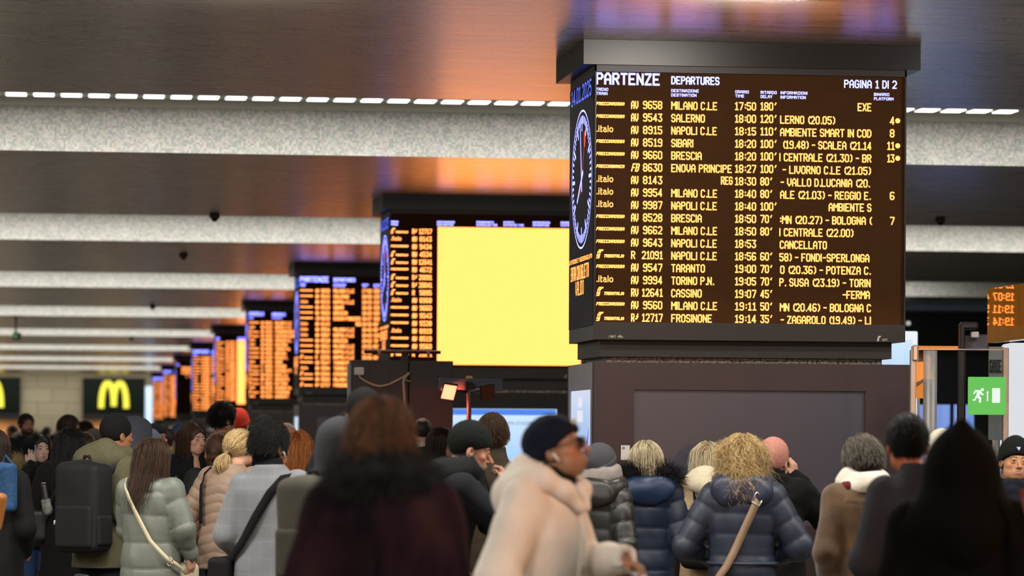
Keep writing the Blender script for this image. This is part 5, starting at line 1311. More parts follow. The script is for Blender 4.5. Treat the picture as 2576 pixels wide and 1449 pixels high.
def patch_fur():
    q = NT('dark patchwork pile'); tc = q.n('ShaderNodeTexCoord'); mp = q.n('ShaderNodeMapping'); mp.inputs['Scale'].default_value = (9, 9, 2.2); q.l(tc.outputs['Object'], mp.inputs[0])
    no = q.n('ShaderNodeTexNoise', i_Scale=1., i_Detail=5.); q.l(mp.outputs[0], no.inputs[0]); r = q.n('ShaderNodeValToRGB'); e = r.color_ramp.elements
    e[0].position = .38; e[0].color = (.0025, .002, .003, 1); e[1].position = .72; e[1].color = (.030, .013, .009, 1); x = e.new(.56); x.color = (.018, .006, .009, 1)
    q.l(no.outputs['Color'], r.inputs[0]); q.l(r.outputs[0], q.p.inputs['Base Color']); q.p.inputs['Roughness'].default_value = .95; q.p.inputs['Specular IOR Level'].default_value = .08
    return q.m
def suede():
    q = NT('brown suede'); tc = q.n('ShaderNodeTexCoord'); no = q.n('ShaderNodeTexNoise', i_Scale=9., i_Detail=6.); q.l(tc.outputs['Object'], no.inputs[0]); r = q.n('ShaderNodeValToRGB'); e = r.color_ramp.elements
    e[0].position = .3; e[0].color = (*lin('#38250f'), 1); e[1].position = .75; e[1].color = (*lin('#614628'), 1); q.l(no.outputs['Fac'], r.inputs[0]); q.l(r.outputs[0], q.p.inputs['Base Color']); q.p.inputs['Roughness'].default_value = .85; q.p.inputs['Sheen Weight'].default_value = .3
    return q.m
BLK = cloth('black knit', '#121214', .95, 260., .5)
H_BLACK = hair_mat('black hair', '#030303', '#0d0a09', .55); H_DARK = hair_mat('dark brown hair', '#120b08', '#382319', .4); H_BROWN = hair_mat('brown hair', '#1d120b', '#553a26', .4)
H_BLOND = hair_mat('blond hair', '#6b5030', '#e3c690', .42); H_CURL = hair_mat('golden curls', '#7d5c33', '#e8cb94', .45); H_COPPER = hair_mat('copper hair', '#7e3c14', '#dc8c48', .4); H_AUB = hair_mat('auburn hair', '#1d1008', '#6b4324', .5)
H_GREY = hair_mat('grey hair', '#1c1815', '#756c60', .45); H_ASHB = hair_mat('ash blond hair', '#6e5c40', '#e8d9b4', .42); F_BLACK = hair_mat('black fur', '#050506', '#1d1a19', .6); F_TAN = hair_mat('tan fur', '#8a7448', '#d0bd8c', .6); F_GREYF = hair_mat('dark fur', '#15110f', '#3a302a', .6)
U_BLACK = plain('under black hair', '#0a0808', .6); U_DARK = plain('under dark hair', '#1c110b', .6); U_BROWN = plain('under brown hair', '#3a2517', .6); U_BLOND = plain('under blond hair', '#8a6c42', .6); U_COPPER = plain('under copper hair', '#7a3812', .6); U_GREY = plain('under grey hair', '#4a423c', .6); U_AUB = plain('under auburn hair', '#3a1c0c', .6)
LEA_TAN = plain('tan strap', '#b08a66', .5); LEA_CREAM = plain('cream strap', '#d8c9a8', .5); LEA_BLACK = plain('black strap', '#141315', .5); METAL = plain('silver fitting', '#c8c4bc', .25, metal=.9)
SK_L, SK_M, SK_T, SK_D = '#c99a80', '#b5805f', '#a06a48', '#8a5a3c'

# ---- nearest, out of focus
P = person(965, 986, 11.2, 8, 'woman with short auburn hair and dark patchwork coat, seen from behind in front of everyone', extra=.035, skin=SK_M, cmat=patch_fur(), fit=.03, hem=.45, wob=(.008, 9.), head=(18, 0, 0), arms=('pocket', 'pocket'), build=1.02, colors={})
long_hair(P, H_AUB, U_AUB, L=.150, n=4600, vol=.017, strand=.0014, spread=.14, part_=.5, curl=.004, inward=.3, back=.4)
fur(P, 'fur_collar', F_BLACK, BLK, [(-.115, .06, 1.475), (-.125, -.03, 1.50), (-.07, -.10, 1.515), (0, -.125, 1.52), (.07, -.10, 1.515), (.125, -.03, 1.50), (.115, .06, 1.475)], .062, n=5000, L=.05)

P = person(1424, 1036, 13.6, 112, 'man in cream hooded coat, navy beanie and black glasses, holding a white phone', extra=.022, hs=1.03, skin=SK_M, face=True, head=(-6, 17, 0), hoff=(0, .07), cmat=cloth('cream wool', '#efe3d6', .9, 160., .3, .12, .35), fit=.03, hem=.72, wob=(.013, 8.), lean=.05,
    arms=(((.315, -.07, 1.11), (.27, .10, .90)), ((.265, .07, 1.15), (.13, .285, 1.18))), hands=(None, dict(d=(.10, .93, -.33), n=(-.25, .25, .95), curl=(52, 50, 50, 48), thumb=30, spread=2)), sleeve=.066, colors=dict(beard='#6b625c', bd=.42, shave='#3a302a', lip=(.40, .15, .12)), gaze=(5, 10), nose=1.12, legs='#22242c')
beanie(P, cloth('navy knit', '#101526', .95, 240., .5), low=-.002, slope=1.25)
glasses(P, plain('black acetate', '#0c0c0e', .2), 1.12); earbud(P, 1)
part(P, 'hat_badge', [S_(P, (.030, .100, .078), (.014, .012, .012))], plain('cream badge', '#cfc6b8', .6), .005); hood_down(P, P.cm, 1.14, 1.35, full=.9, front=True); scarf(P, BLK, 1.49, .030, .072, 'neck_warmer')
pts = [P.prof.surf(180, z * P.k, .016)[0] for z in (1.44, 1.3, 1.15, 1.0, .86)]; MB().ribbon([Vector(p) for p in pts], [(0, 1, 0)] * 5, .035, .004).build('front_placket', P.cm, P.root, True)
Wr, dd = P.arm[1][2], np.array((.10, .93, -.33)) / np.linalg.norm((.10, .93, -.33)); nn = np.array((-.25, .25, .95)); nn -= dd * (nn @ dd); nn /= np.linalg.norm(nn); uu = np.cross(nn, dd)
e, b = carried(P, 'phone', Wr + dd * .10 - nn * .028, 'white phone held in the hand of the man in the cream coat', 'phone')
M = np.stack([uu, dd, nn], 1)
lump(e, b, 'body', [rbox(Wr + dd * .115 - nn * .030, (.036, .078, .007), .007, M)], plain('white phone', '#d9dde2', .2), .004)
lump(e, b, 'camera_bar', [rbox(Wr + dd * .185 - nn * .0295, (.034, .012, .0085), .004, M)], plain('phone black', '#15171b', .2), .004)
e, b = carried(P, 'paper_slip', Wr + dd * .20 - nn * .04, 'pale pink paper slip sticking out of the phone hand of the cream-coated man', 'paper')
pt = [Wr + dd * a - nn * c for a, c in ((.15, .040), (.20, .043), (.235, .052), (.262, .068), (.28, .09))]
MB().ribbon([Vector(p) - b for p in pt], [nn] * 5, .045, .0012).build('slip', plain('pink paper', '#e0c4b8', .7), e, True)

P = person(2420, 1067, 12.6, 4, 'person in a pointed black hood and wide black coat, seen from behind', extra=.05, skin=SK_M, cmat=cloth('deep black wool', '#030303', .98, sheen=0., spec=.1), fit=.05, hem=.6, build=1.13, wob=(.010, 7.), detail=False)
hood_up(P, P.cm, 1.10, .035, drape=1.)
e, b = carried(P, 'shoulder_bag', (.30 * P.k, .0, .95), 'dark red bag on a red strap beside the black-hooded person', 'bag')
mr = plain('dark red leather', '#5a1d14', .5)
MB().ribbon([Vector(q) - b for q in ((.20, -.20, 1.42), (.235, -.225, 1.30), (.265, -.215, 1.15), (.29, -.17, 1.02))], [(.3, -1, 0)] * 4, .035, .004).build('strap', mr, e, True)
lump(e, b, 'pouch', [rbox((.30, -.16, .93), (.14, .07, .12), .05)], mr, .012, wob=(.005, 12.))

P = person(2282, 1041, 15.5, 4, 'man with short black hair in a charcoal overcoat with raised collar, seen from behind', extra=.018, skin='#b0643c', cmat=cloth('charcoal wool', '#2b2b31', .9), fit=.03, hem=.6, collar='lapel', head=(-4, 0, 0), build=.97, wob=(.008, 8.), hoff=(-.055, .03))
short_hair(P, H_BLACK, U_BLACK, n=3800, L=.026, volume=.009, top=.006)

# ---- middle ground, left
P = person(830, 1041, 17.0, 40, 'person in a slate grey hooded jacket with a grey-green backpack', extra=.035, skin=SK_M, cmat=cloth('slate fleece', '#2e3038', .95), fit=.03, hem=.75, head=(10, 0, 0), wob=(.009, 9.), dx=.075)
hood_up(P, cloth('grey hood', '#3c3d42', .95, 150., .3), 1.0)
backpack(P, 'grey-green backpack with dark straps on the slate-hooded person', cloth('grey green canvas', '#4c4a41', .9), (.150, .09, .25), 1.20, strapmat=cloth('dark webbing', '#2a2723', .9))

P = person(672, 1061, 20.0, 18, 'man in a light grey checked blazer with black hair and a white earbud', extra=.03, skin=SK_T, cmat=plaid(), fit=.018, hem=.72, head=(30, 0, 0), hoff=(.0, .03), collar=None, wob=(.008, 8.), build=1.04, arms=('pocket', 'pocket'), dx=.03)
short_hair(P, H_BLACK, U_BLACK, n=4000, L=.05, volume=.016, top=.018)
part(P, 'collar', [Prof([(1.45 * P.k, .092, .088, -.01), (1.53 * P.k, .072, .072, .0), (1.565 * P.k, .070, .070, .004)]).prim()], cloth('navy black collar', '#101218', .9), .009, wob=(.003, 20.)); earbud(P, 1)
e, b = carried(P, 'crossbody_bag', (-.24, -.06, .80), 'black bag on a wide black strap across the grey checked blazer', 'bag')
shoulder_strap(P, e, b, [(95, 1.46), (50, 1.44), (25, 1.36), (-5, 1.22), (-40, 1.05), (-75, .92)], .05, cloth('black webbing', '#111113', .9), .016)
lump(e, b, 'pouch', [rbox((-.25, -.04, .80), (.07, .14, .12), .04)], cloth('black nylon', '#131316', .8), .010, wob=(.004, 14.))

P = person(1172, 1062, 18.5, 68, 'older man in black beanie and navy coat, in profile, hand held to his mouth', extra=.02, hs=1.04, skin='#c08a70', face=True, head=(16, -14, 0), hoff=(0, .06), cmat=cloth('navy overcoat', '#14161d', .9), fit=.03, hem=.55, lean=.10, wob=(.008, 8.),
    arms=(((.215, .26, 1.20), (.075, .315, 1.415)), ((.29, .02, 1.10), (.20, .16, .95))), hands=(dict(d=(-.12, -.10, 1.0), n=(.35, .9, .1), curl=(70, 74, 76, 78), thumb=18, spread=1), None), colors=dict(beard='#8d857c', bd=.55, shave='#3a332e'), gaze=(0, -5), nose=1.25)
beanie(P, cloth('black green knit', '#0e1210', .95, 240., .5), low=-.006, slope=1.2, tall=.008, fold=False)
scarf(P, cloth('dark grey scarf', '#191b1d', .95), 1.50, .050, .088, tail=True)
c = P.arm[0][2] - np.array((.0, -.0, .012)); part(P, 'shirt_cuff', [cone(c, c + np.array((-.002, -.002, .018)), .036, .035)], plain('white cuff', '#c8c8d0', .8), .007)
e, b = carried(P, 'shoulder_bag', (.25, -.10, .75), 'dark bag on a thin tan strap worn by the black-beanie man in navy', 'bag')
shoulder_strap(P, e, b, [(160, 1.40), (110, 1.455), (85, 1.455), (72, 1.38), (66, 1.25), (62, 1.1), (60, .98)], .022, LEA_TAN, .018)
lump(e, b, 'pouch', [rbox((.22, -.10, .80), (.06, .13, .14), .03)], LEA_BLACK, .012)

P = person(1240, 1044, 21.2, 8, 'man with brown hair in an olive brown jacket with a black strap, seen from behind', extra=.02, skin=SK_M, cmat=cloth('olive brown cotton', '#342c1f', .85), fit=.02, hem=.80, puff=(.09, .004), collar='stand', legs='#2b3346', wob=(.007, 9.))
short_hair(P, H_BROWN, U_BROWN, n=4200, L=.038, volume=.013, top=.012, low=-.045)
e, b = carried(P, 'messenger_bag', (.27, -.02, .8), 'black messenger bag across the olive brown jacket', 'bag')
shoulder_strap(P, e, b, [(-100, 1.45), (-45, 1.42), (-10, 1.30), (25, 1.16), (60, 1.0)], .042, LEA_BLACK, .016); lump(e, b, 'pouch', [rbox((.27, -.02, .86), (.06, .14, .11), .03)], LEA_BLACK, .012)

P = person(385, 1104, 22.2, 20, 'woman with long brown hair in a sage green puffer jacket', extra=.014, skin=SK_L, cmat=cloth('sage nylon', '#757a70', .45, 60., .1, .10, .0, .5), fit=.032, hem=.70, puff=(.155, .014), head=(14, -4, 0), wob=(.006, 12.), build=1.0,
    arms=(((.270, -.03, 1.14), (.262, .09, .965)), ((.205, .05, 1.13), (.08, .22, 1.0))), hands=(dict(d=(-.05, .25, -1.), n=(1, -.15, 0), curl=28, thumb=20), None))
long_hair(P, H_BROWN, U_BROWN, L=.30, n=4200, width=.088, vol=.016, strand=.0012, spread=.06, inward=.04)
e, b = carried(P, 'crossbody_bag', (.14, .14, .80), 'cream handbag on a cream strap worn over the sage puffer', 'bag')
shoulder_strap(P, e, b, [(-95, 1.49), (-50, 1.47), (-25, 1.38), (0, 1.22), (25, 1.06), (55, .93), (95, .84)], .024, LEA_CREAM, .036)
lump(e, b, 'pouch', [(rbox((.17, .17, .72), (.05, .10, .085), .045), .01)], plain('cream leather', '#d6cbb0', .45), .009)
p_, q_ = P.prof.surf(58, .915 * P.k, .040); MB().tube([Vector(p_) - b + Vector((.02 * cos(t), -.004, .028 * sin(t))) for t in np.linspace(0, 6.28, 13)], .0035, 6).build('clasp', METAL, e, True)

P = person(303, 1042, 24.0, 34, 'man in olive parka and black beanie wearing a large black backpack', extra=.022, skin=SK_T, face=True, cmat=cloth('olive cotton', '#5f5b45', .85, 90., .3), fit=.04, hem=.72, head=(20, 0, 0), hoff=(.03, .06), wob=(.009, 8.), build=.98, lean=.06, dx=-.02)
beanie(P, BLK, low=-.028, slope=1.1, tall=.006, fold=False); hood_down(P, P.cm, 1.2, 1.40, full=1.)
e, b, c = backpack(P, 'large black backpack with white zip pulls on the olive parka', cloth('black pack nylon', '#1b1b1c', .75, 200., .3, .15, .0, .35), (.185, .105, .30), 1.135, .01, x=.045)
for sx in (-1, 1): MB().tube([Vector(c) - b + Vector((sx * .010, -.095, .195)), Vector(c) - b + Vector((sx * .016, -.1, .168)), Vector(c) - b + Vector((sx * .006, -.1, .160)), Vector(c) - b + Vector((sx * .007, -.098, .19))], .0035, 6).build('zip_pull', plain('white pull', '#d8d6d0', .4), e, True)
lump(e, b, 'cable_port', [rbox(c + (.118, -.088, .02), (.011, .012, .017), .006)], plain('grey rubber', '#55555a', .5), .004)
MB().tube([Vector(c) - b + Vector((-.150, -.118, -.085)), Vector(c) - b + Vector((-.152, -.120, -.115))], .006, 6).build('pocket_zip_pull', plain('white pull', '#d8d6d0', .4), e, True)

P = person(604, 1079, 23.3, 28, 'woman with a blond ponytail in a tan quilted puffer jacket', extra=.012, skin=SK_L, cmat=cloth('tan nylon', '#947b68', .5, 60., .1, .10, .0, .45), fit=.035, hem=.78, h=.008, puff=(.062, .008, 4.), head=(12, 0, 0), hoff=(.01, .06), lean=.06, arms=(('pocket'), ((.33, -.06, 1.14), (.24, .10, .97))), build=1.0)
tail_hair(P, H_BLOND, U_BLOND, tie=(0, -.120, -.030), L=.27, fluff=.060, n=3000, nt=2600, curl=.010)
e, b = carried(P, 'backpack', (-.1, -.2, 1.0), 'small black backpack strap over the tan puffer jacket', 'backpack')
shoulder_strap(P, e, b, [(-150, 1.30), (-110, 1.46), (-70, 1.475), (-48, 1.40), (-42, 1.25), (-42, 1.1)], .045, cloth('black webbing', '#111113', .9), .022)

P = person(548, 1090, 25.3, -8, 'woman with a brown ponytail in a black jacket, behind the tan puffer', extra=.012, skin=SK_M, coat='#16171a', fit=.03, hem=.75, head=(8, 0, 0))
tail_hair(P, H_BROWN, U_BROWN, tie=(-.02, -.118, .0), L=.17, fluff=.05, n=2400, nt=1500)
e, b = carried(P, 'handbag', (-.30, -.06, .98), 'dark grey leather handbag at the side of the brown-ponytail woman', 'bag')
lump(e, b, 'pouch', [(rbox((-.30, -.06, 1.10), (.10, .06, .12), .05), .01)], plain('grey leather', '#3c4048', .4), .010, wob=(.006, 14.)); MB().tube([Vector((-.36, -.06, 1.2)) - b, Vector((-.30, -.06, 1.31)) - b, Vector((-.22, -.06, 1.2)) - b], .008, 8).build('handle', plain('grey leather', '#3c4048', .4), e, True)
# ---- middle ground, right
P = person(1492, 1112, 20.9, 24, 'person in grey beanie, grey scarf and shiny black puffer, half hidden by the cream coat', extra=.02, skin=SK_M, cmat=cloth('black shiny nylon', '#1c1b1a', .4, 60., .1, .1, .0, .6), fit=.03, hem=.72, puff=(.105, .010), head=(10, 0, 0), wob=(.005, 12.), dx=.045, build=.92)
beanie(P, cloth('grey knit', '#4a4b50', .95, 240., .4), low=-.014, slope=1.2); hood_down(P, P.cm, 1.12, 1.37, puffy=.006)
scarf(P, cloth('pale grey scarf', '#8f8782', .95), 1.54, .040, .090, wob=.010)

P = person(1620, 1113, 22.4, -4, 'woman with short streaked blond hair in a navy puffer coat with black fur hood', extra=.022, skin=SK_L, cmat=cloth('navy nylon', '#101d33', .5, 60., .1, .10, .0, .5), fit=.045, hem=.60, puff=(.125, .012), head=(-4, -6, 0), wob=(.006, 12.), build=.98, dx=.015)
long_hair(P, H_ASHB, U_BLOND, L=.17, n=6000, vol=.024, strand=.0010, spread=.07, inward=.22, part_=.35, back=.8)
hood_down(P, cloth('navy hood nylon', '#152a4a', .45, 60., .1, .10, .0, .5), 1.2, 1.37, puffy=.008)
fur(P, 'fur_trim', F_BLACK, BLK, [(.19, .03, 1.47), (.185, -.05, 1.525), (.12, -.09, 1.555), (0, -.095, 1.565), (-.12, -.09, 1.555), (-.185, -.05, 1.525), (-.19, .03, 1.47)], .040, n=5200, L=.072, droop=.25)
e, b = carried(P, 'crossbody_bag', (.2, .12, .8), 'bag on a broad tan strap across the navy fur-hooded coat', 'bag')
shoulder_strap(P, e, b, [(-100, 1.46), (-62, 1.36), (-48, 1.24), (-38, 1.14), (-75, .98)][::1], .036, LEA_TAN, .034); lump(e, b, 'pouch', [rbox((-.27, .06, .90), (.05, .10, .08), .03)], LEA_TAN, .010)

P = person(1779, 1113, 24.0, 6, 'woman with long pale blond hair in a beige coat with black bag straps', extra=.014, skin=SK_L, cmat=cloth('beige wool', '#b39a78', .9), fit=.025, hem=.55, head=(8, -4, 0), wob=(.006, 9.))
long_hair(P, H_ASHB, U_BLOND, L=.27, n=3600, width=.085, vol=.016, strand=.0013, inward=.1)
scarf(P, BLK, 1.50, .036, .078, 'black_scarf'); hood_down(P, cloth('cream fleece', '#d8cbb0', .95), .95, 1.43)
e, b = carried(P, 'backpack', (0, -.2, .75), 'black tote bag hanging low by two long straps over the beige coat', 'bag')
for sx in (-1, 1): shoulder_strap(P, e, b, [(sx * 30, 1.47), (sx * 26, 1.38), (sx * 16, 1.25), (sx * 14, 1.10)], .040, BLK, .014)
lump(e, b, 'pouch', [(rbox((0, -.24, .93), (.17, .085, .20), .06), .01)], BLK, .012, wob=(.010, 10.))

P = person(1868, 1091, 20.0, 3, 'woman with big golden curls in a dark blue quilted puffer coat', extra=.045, skin=SK_L, cmat=cloth('ink blue nylon', '#262b3c', .48, 60., .1, .12, .0, .5), fit=.04, hem=.55, puff=(.112, .011), head=(4, -3, 0), wob=(.008, 12.), build=1.03, arms=('wide', 'wide'))
long_hair(P, H_CURL, U_BLOND, L=.19, n=5200, vol=.034, strand=.0011, curl=.010, cf=3.6, spread=.22, inward=.0, part_=.9, back=.5)
hood_down(P, cloth('ink blue hood', '#2a3046', .45, 60., .1, .12, .0, .5), 1.15, 1.38, puffy=.007); scarf(P, cloth('floral scarf', '#4a2420', .9, 40., .3, .9), 1.535, .034, .080)
part(P, 'waist_seam', [Prof([(.985 * P.k, P.prof.at(.99 * P.k)[0] + .022, P.prof.at(.99 * P.k)[1] + .022, P.prof.at(.99 * P.k)[2]), (1.005 * P.k, P.prof.at(.99 * P.k)[0] + .022, P.prof.at(.99 * P.k)[1] + .022, P.prof.at(.99 * P.k)[2])]).prim()], P.cm, .009, wob=(.003, 30.))
e, b = carried(P, 'shoulder_bag', (-.16, -.2, .72), 'taupe bag on a broad strap with silver buckle across the ink blue puffer', 'bag')
shoulder_strap(P, e, b, [(60, 1.47), (28, 1.40), (12, 1.28), (-8, 1.12), (-26, .98), (-40, .90)], .043, plain('taupe strap', '#94785f', .6), .030)
p_, q_ = P.prof.surf(27, 1.395 * P.k, .040); c = Vector(p_) - b; q_ = Vector(q_).normalized(); t1 = Vector((0, 0, 1)).cross(q_).normalized(); t2 = q_.cross(t1)
a, d = (t1 * .5 + t2 * .85).normalized(), (t1 * .85 - t2 * .5).normalized()
MB().tube([c + a * .03 * i + d * .026 * j for i, j in ((-1, -1), (1, -1), (1, 1), (-1, 1), (-1, -1))], .0042, 6).build('buckle', METAL, e, True)
p_, q_ = P.prof.surf(-41, .895 * P.k, .044); MB().tube([Vector(p_) - b + Vector((.016 * cos(t), -.003, .02 * sin(t) - .02)) for t in np.linspace(0, 6.28, 13)], .0036, 6).build('ring', METAL, e, True)
lump(e, b, 'pouch', [(rbox((-.17, -.25, .72), (.14, .07, .10), .05), .01)], plain('taupe leather', '#8f7f68', .6), .010, wob=(.008, 14.))

P = person(1936, 1106, 22.0, 10, 'person in a pale pink knitted hat and black fluffy coat, hand raised to the ear', extra=.02, skin=SK_L, cmat=cloth('black fluffy wool', '#0c0b0c', .98, 60., .8), fit=.05, hem=.6, head=(16, 0, 0), wob=(.012, 14.), dx=.03, collar='stand', ncol=.085,
    arms=(((.36, .10, 1.22), (.135, .10, 1.50)), 'pocket'), hands=(dict(d=(-.12, .0, 1.0), n=(.9, -.35, .1), curl=(30, 32, 34, 38), thumb=20), None))
beanie(P, cloth('pale pink knit', '#bd8274', .95, 150., .9), low=-.055, slope=.45, tall=.012, size=1.04, fold=False)
e, b = carried(P, 'phone', P.arm[0][2] + np.array((-.05, .02, .10)), 'dark phone held at the ear below the pink hat', 'phone'); lump(e, b, 'body', [rbox(P.arm[0][2] + np.array((-.045, .02, .10)), (.006, .036, .074), .005)], plain('phone green black', '#1c2a22', .25), .004)

P = person(2187, 1094, 18.6, -10, 'man with wavy grey hair in a brown suede jacket and white scarf, head bowed', extra=.02, skin=SK_M, cmat=suede(), fit=.035, hem=.78, head=(-6, -12, 0), hoff=(0, .03), wob=(.010, 8.), yoke=1.37, build=1.02, arms=('down', 'pocket'), dx=-.03)
short_hair(P, H_GREY, U_GREY, n=4200, L=.062, volume=.020, strand=.0013, up=.12, low=-.075)
sc = scarf(P, cloth('cream scarf', '#d5cdc0', .95), 1.50, .047, .096, 'scarf', wob=.010)
part(P, 'scarf_stripe', [(cone((-.118, -.045, 1.47 * P.k), (-.100, -.078, 1.475 * P.k), .034, .034), .01)], cloth('maroon stripe', '#5a1b22', .95), .008, parent=sc)

P = person(2370, 1083, 22.0, 10, 'person in a cream cable-knit hat and black hooded coat, behind the pointed hood', extra=.025, skin=SK_L, coat='#121214', fit=.04, hem=.7)
beanie(P, cloth('cream knit', '#cfc8b2', .95, 140., .7), low=-.03, slope=1., tall=.012, size=1.05); hood_down(P, BLK, 1.1, 1.40)

P = person(2550, 1101, 20.9, 171, 'young man in black beanie, navy scarf and blue jacket facing the camera', extra=.028, hs=1.0, skin='#c08a66', face=True, head=(0, 6, -5), cmat=cloth('royal blue nylon', '#1d4f9a', .5, 60., .1), fit=.03, hem=.75, puff=(.12, .010), colors=dict(lip=(.45, .20, .17), shave='#15110f'), gaze=(-4, 8), nose=1.12, wob=(.006, 10.))
beanie(P, cloth('black green knit', '#0e1210', .95, 240., .5), low=-.004, slope=1.1, tall=.020)
scarf(P, cloth('navy scarf', '#131622', .95), 1.425, .042, .090, tail=True, wob=.008)
c = P.hl((.012, .110, .068)); MB().prism([(-.013, .012), (.013, .012), (0, -.012)], -.002, .002).build('badge', plain('violet white badge', '#a8a0d8', .4), P.root).matrix_local = Matrix.Translation(c) @ Matrix(P.R.tolist()).to_4x4() @ Matrix.Rotation(radians(22), 4, 'X')

# ---- middle ground, left and behind
P = person(172, 1078, 25.6, 14, 'woman with long black hair in a long black coat, seen from behind', extra=.014, skin=SK_L, cmat=cloth('black wool', '#0b0b0c', .95), fit=.035, hem=.42, head=(6, 0, 0), wob=(.007, 8.), skirt=.02, dx=.02)
long_hair(P, H_BLACK, U_BLACK, L=.33, n=3400, width=.09, vol=.018, strand=.0013)
e, b = carried(P, 'handbag', (-.2, -.22, .9), 'black handbag with a silver strap buckle on the long black coat', 'bag')
shoulder_strap(P, e, b, [(70, 1.46), (20, 1.42), (0, 1.36), (-25, 1.22), (-45, 1.05)], .03, LEA_BLACK, .016); lump(e, b, 'pouch', [rbox((-.22, -.12, .95), (.10, .06, .12), .04)], LEA_BLACK, .012)
p_, q_ = P.prof.surf(6, 1.40 * P.k, .024); c = Vector(p_) - b; MB().tube([c + Vector((x, 0, z)) for x, z in ((-.022, -.012), (.006, -.030), (.022, .010), (-.006, .030), (-.022, -.012))], .003, 6).build('buckle', METAL, e, True)
e, b = carried(P, 'folding_umbrella', (-.08, -.26, 1.03), 'folding umbrella with a dark handle and grey patterned cover behind the black coat', 'umbrella')
lump(e, b, 'handle', [cone((-.10, -.25, 1.235), (-.085, -.25, 1.14), .021, .022)], plain('umbrella handle', '#242426', .35), .006); MB().lathe([(0, .004), (.019, .003), (.021, -.003), (0, -.003)], 14, tuple(Vector((-.101, -.25, 1.257)) - b)).build('handle_cap', METAL, e, True)
lump(e, b, 'canopy', [(cone((-.085, -.25, 1.12), (-.075, -.25, 1.06), .036, .034), .01)], cloth('patterned cover', '#6f6e6a', .6, 30., .5, .8), .006, wob=(.007, 50.))

P = person(212, 1086, 27.0, 74, 'woman in thin-rimmed glasses with brown hair, in profile beside the black-haired woman', extra=.012, skin='#cf9c84', face=True, head=(14, 0, 0), coat='#2b2a2c', fit=.025)
long_hair(P, H_BROWN, U_BROWN, L=.22, n=2600, width=.08, vol=.010); glasses(P, plain('copper wire', '#a86a48', .3, metal=.7), .95)

P = person(97, 1089, 30.0, 150, 'woman with dark hair in a black parka with fur hood, phone at her ear', extra=.014, skin='#e6bfab', face=True, head=(-6, 0, 0), cmat=cloth('black parka', '#17181a', .7, 80., .2), fit=.045, hem=.72, puff=(.14, .010), legs='#39557e', colors=dict(lip=(.45, .16, .15)), wob=(.008, 10.),
    arms=(((.30, .14, 1.18), (.115, .12, 1.46)), 'pocket'), hands=(dict(d=(-.15, .05, 1.0), n=(.35, .9, 0), curl=(34, 38, 42, 46), thumb=25, spread=8), None))
long_hair(P, H_BLACK, U_BLACK, L=.30, n=2600, width=.085, vol=.014)
fur(P, 'fur_trim', F_TAN, plain('under fur', '#7d6b45', .9), [(.18, .08, 1.42), (.20, .0, 1.47), (.15, -.08, 1.50), (0, -.11, 1.50), (-.15, -.08, 1.50), (-.20, .0, 1.47), (-.18, .08, 1.42)], .040, n=2600, L=.07, droop=.3)
e, b = carried(P, 'phone', P.arm[0][2] + np.array((-.055, .0, .10)), 'pale blue phone held to the ear of the fur-hooded woman', 'phone'); lump(e, b, 'body', [rbox(P.arm[0][2] + np.array((-.040, .0, .105)), (.006, .036, .074), .005, rot(20))], plain('pale blue phone', '#8fa3b8', .3), .004)

P = person(67, 1039, 40.0, 158, 'tall bearded man with short dark hair facing the camera, dark jacket', extra=.012, skin='#a87860', face=True, head=(-6, 0, 0), coat='#16161a', fit=.03, colors=dict(beard='#1f1612', bd=.9, shave='#16110f')); short_hair(P, H_DARK, U_DARK, n=1400, L=.025, volume=.006)
P = person(176, 1046, 38.0, 72, 'man with dark greying hair and dark glasses, in profile', extra=.02, skin='#b08468', face=True, head=(10, 0, 0), coat='#1a1a1e'); short_hair(P, H_DARK, U_DARK, n=1800, L=.04, volume=.012, top=.012); glasses(P, plain('black acetate', '#0c0c0e', .2), 1.0, False)
P = person(487, 1063, 27.6, 146, 'woman with long brown hair in a black coat, fingers at her chin', extra=.014, skin='#d9ab92', face=True, head=(-10, 0, 0), cmat=cloth('black peacoat', '#141519', .9), fit=.03, hem=.6, collar='lapel', colors=dict(lip=(.5, .2, .18)), gaze=(-12, 0),
    arms=('pocket', ((.20, .22, 1.20), (.05, .235, 1.405))), hands=(None, dict(d=(.02, -.05, 1.), n=(-.2, .95, 0), curl=(18, 50, 60, 66), thumb=25)))
long_hair(P, H_BROWN, U_BROWN, L=.36, n=3000, width=.088, vol=.014)
P = person(751, 1086, 27.0, 6, 'person with shoulder-length copper hair in a tan coat, seen from behind', extra=.016, skin=SK_L, cmat=cloth('sand wool', '#a98254', .9), fit=.025, hem=.6)
long_hair(P, H_COPPER, U_COPPER, L=.27, n=3600, width=.096, vol=.022, spread=.10, inward=.0)
P = person(565, 1012, 30.0, 30, 'tall man with thick black hair in a camel coat', extra=.03, skin='#b98468', cmat=cloth('camel wool', '#8a6138', .9), fit=.03, hem=.5, head=(28, 0, 0), collar='lapel'); short_hair(P, H_BLACK, U_BLACK, n=2600, L=.05, volume=.018, top=.014)
P = person(603, 1029, 33.0, 8, 'person in a bright red beanie and navy hooded jacket', extra=.02, skin=SK_L, cmat=cloth('navy shell', '#1c2638', .6), fit=.035, head=(10, 0, 0)); beanie(P, cloth('bright red knit', '#d8402a', .9, 240., .3), low=-.02, slope=1.1, tall=.01); hood_down(P, P.cm, 1.1, 1.42)
part(P, 'hood_lining', [(cone((-.10, -.05, 1.535), (.10, -.05, 1.535), .022, .022), .02)], cloth('teal lining', '#5f9a90', .8), .010)
P = person(723, 1062, 29.0, 20, 'bald man seen from behind, in front of the blue column side', extra=.004, skin='#bb917c', coat='#1e2228', head=(10, 0, 0), face=False)
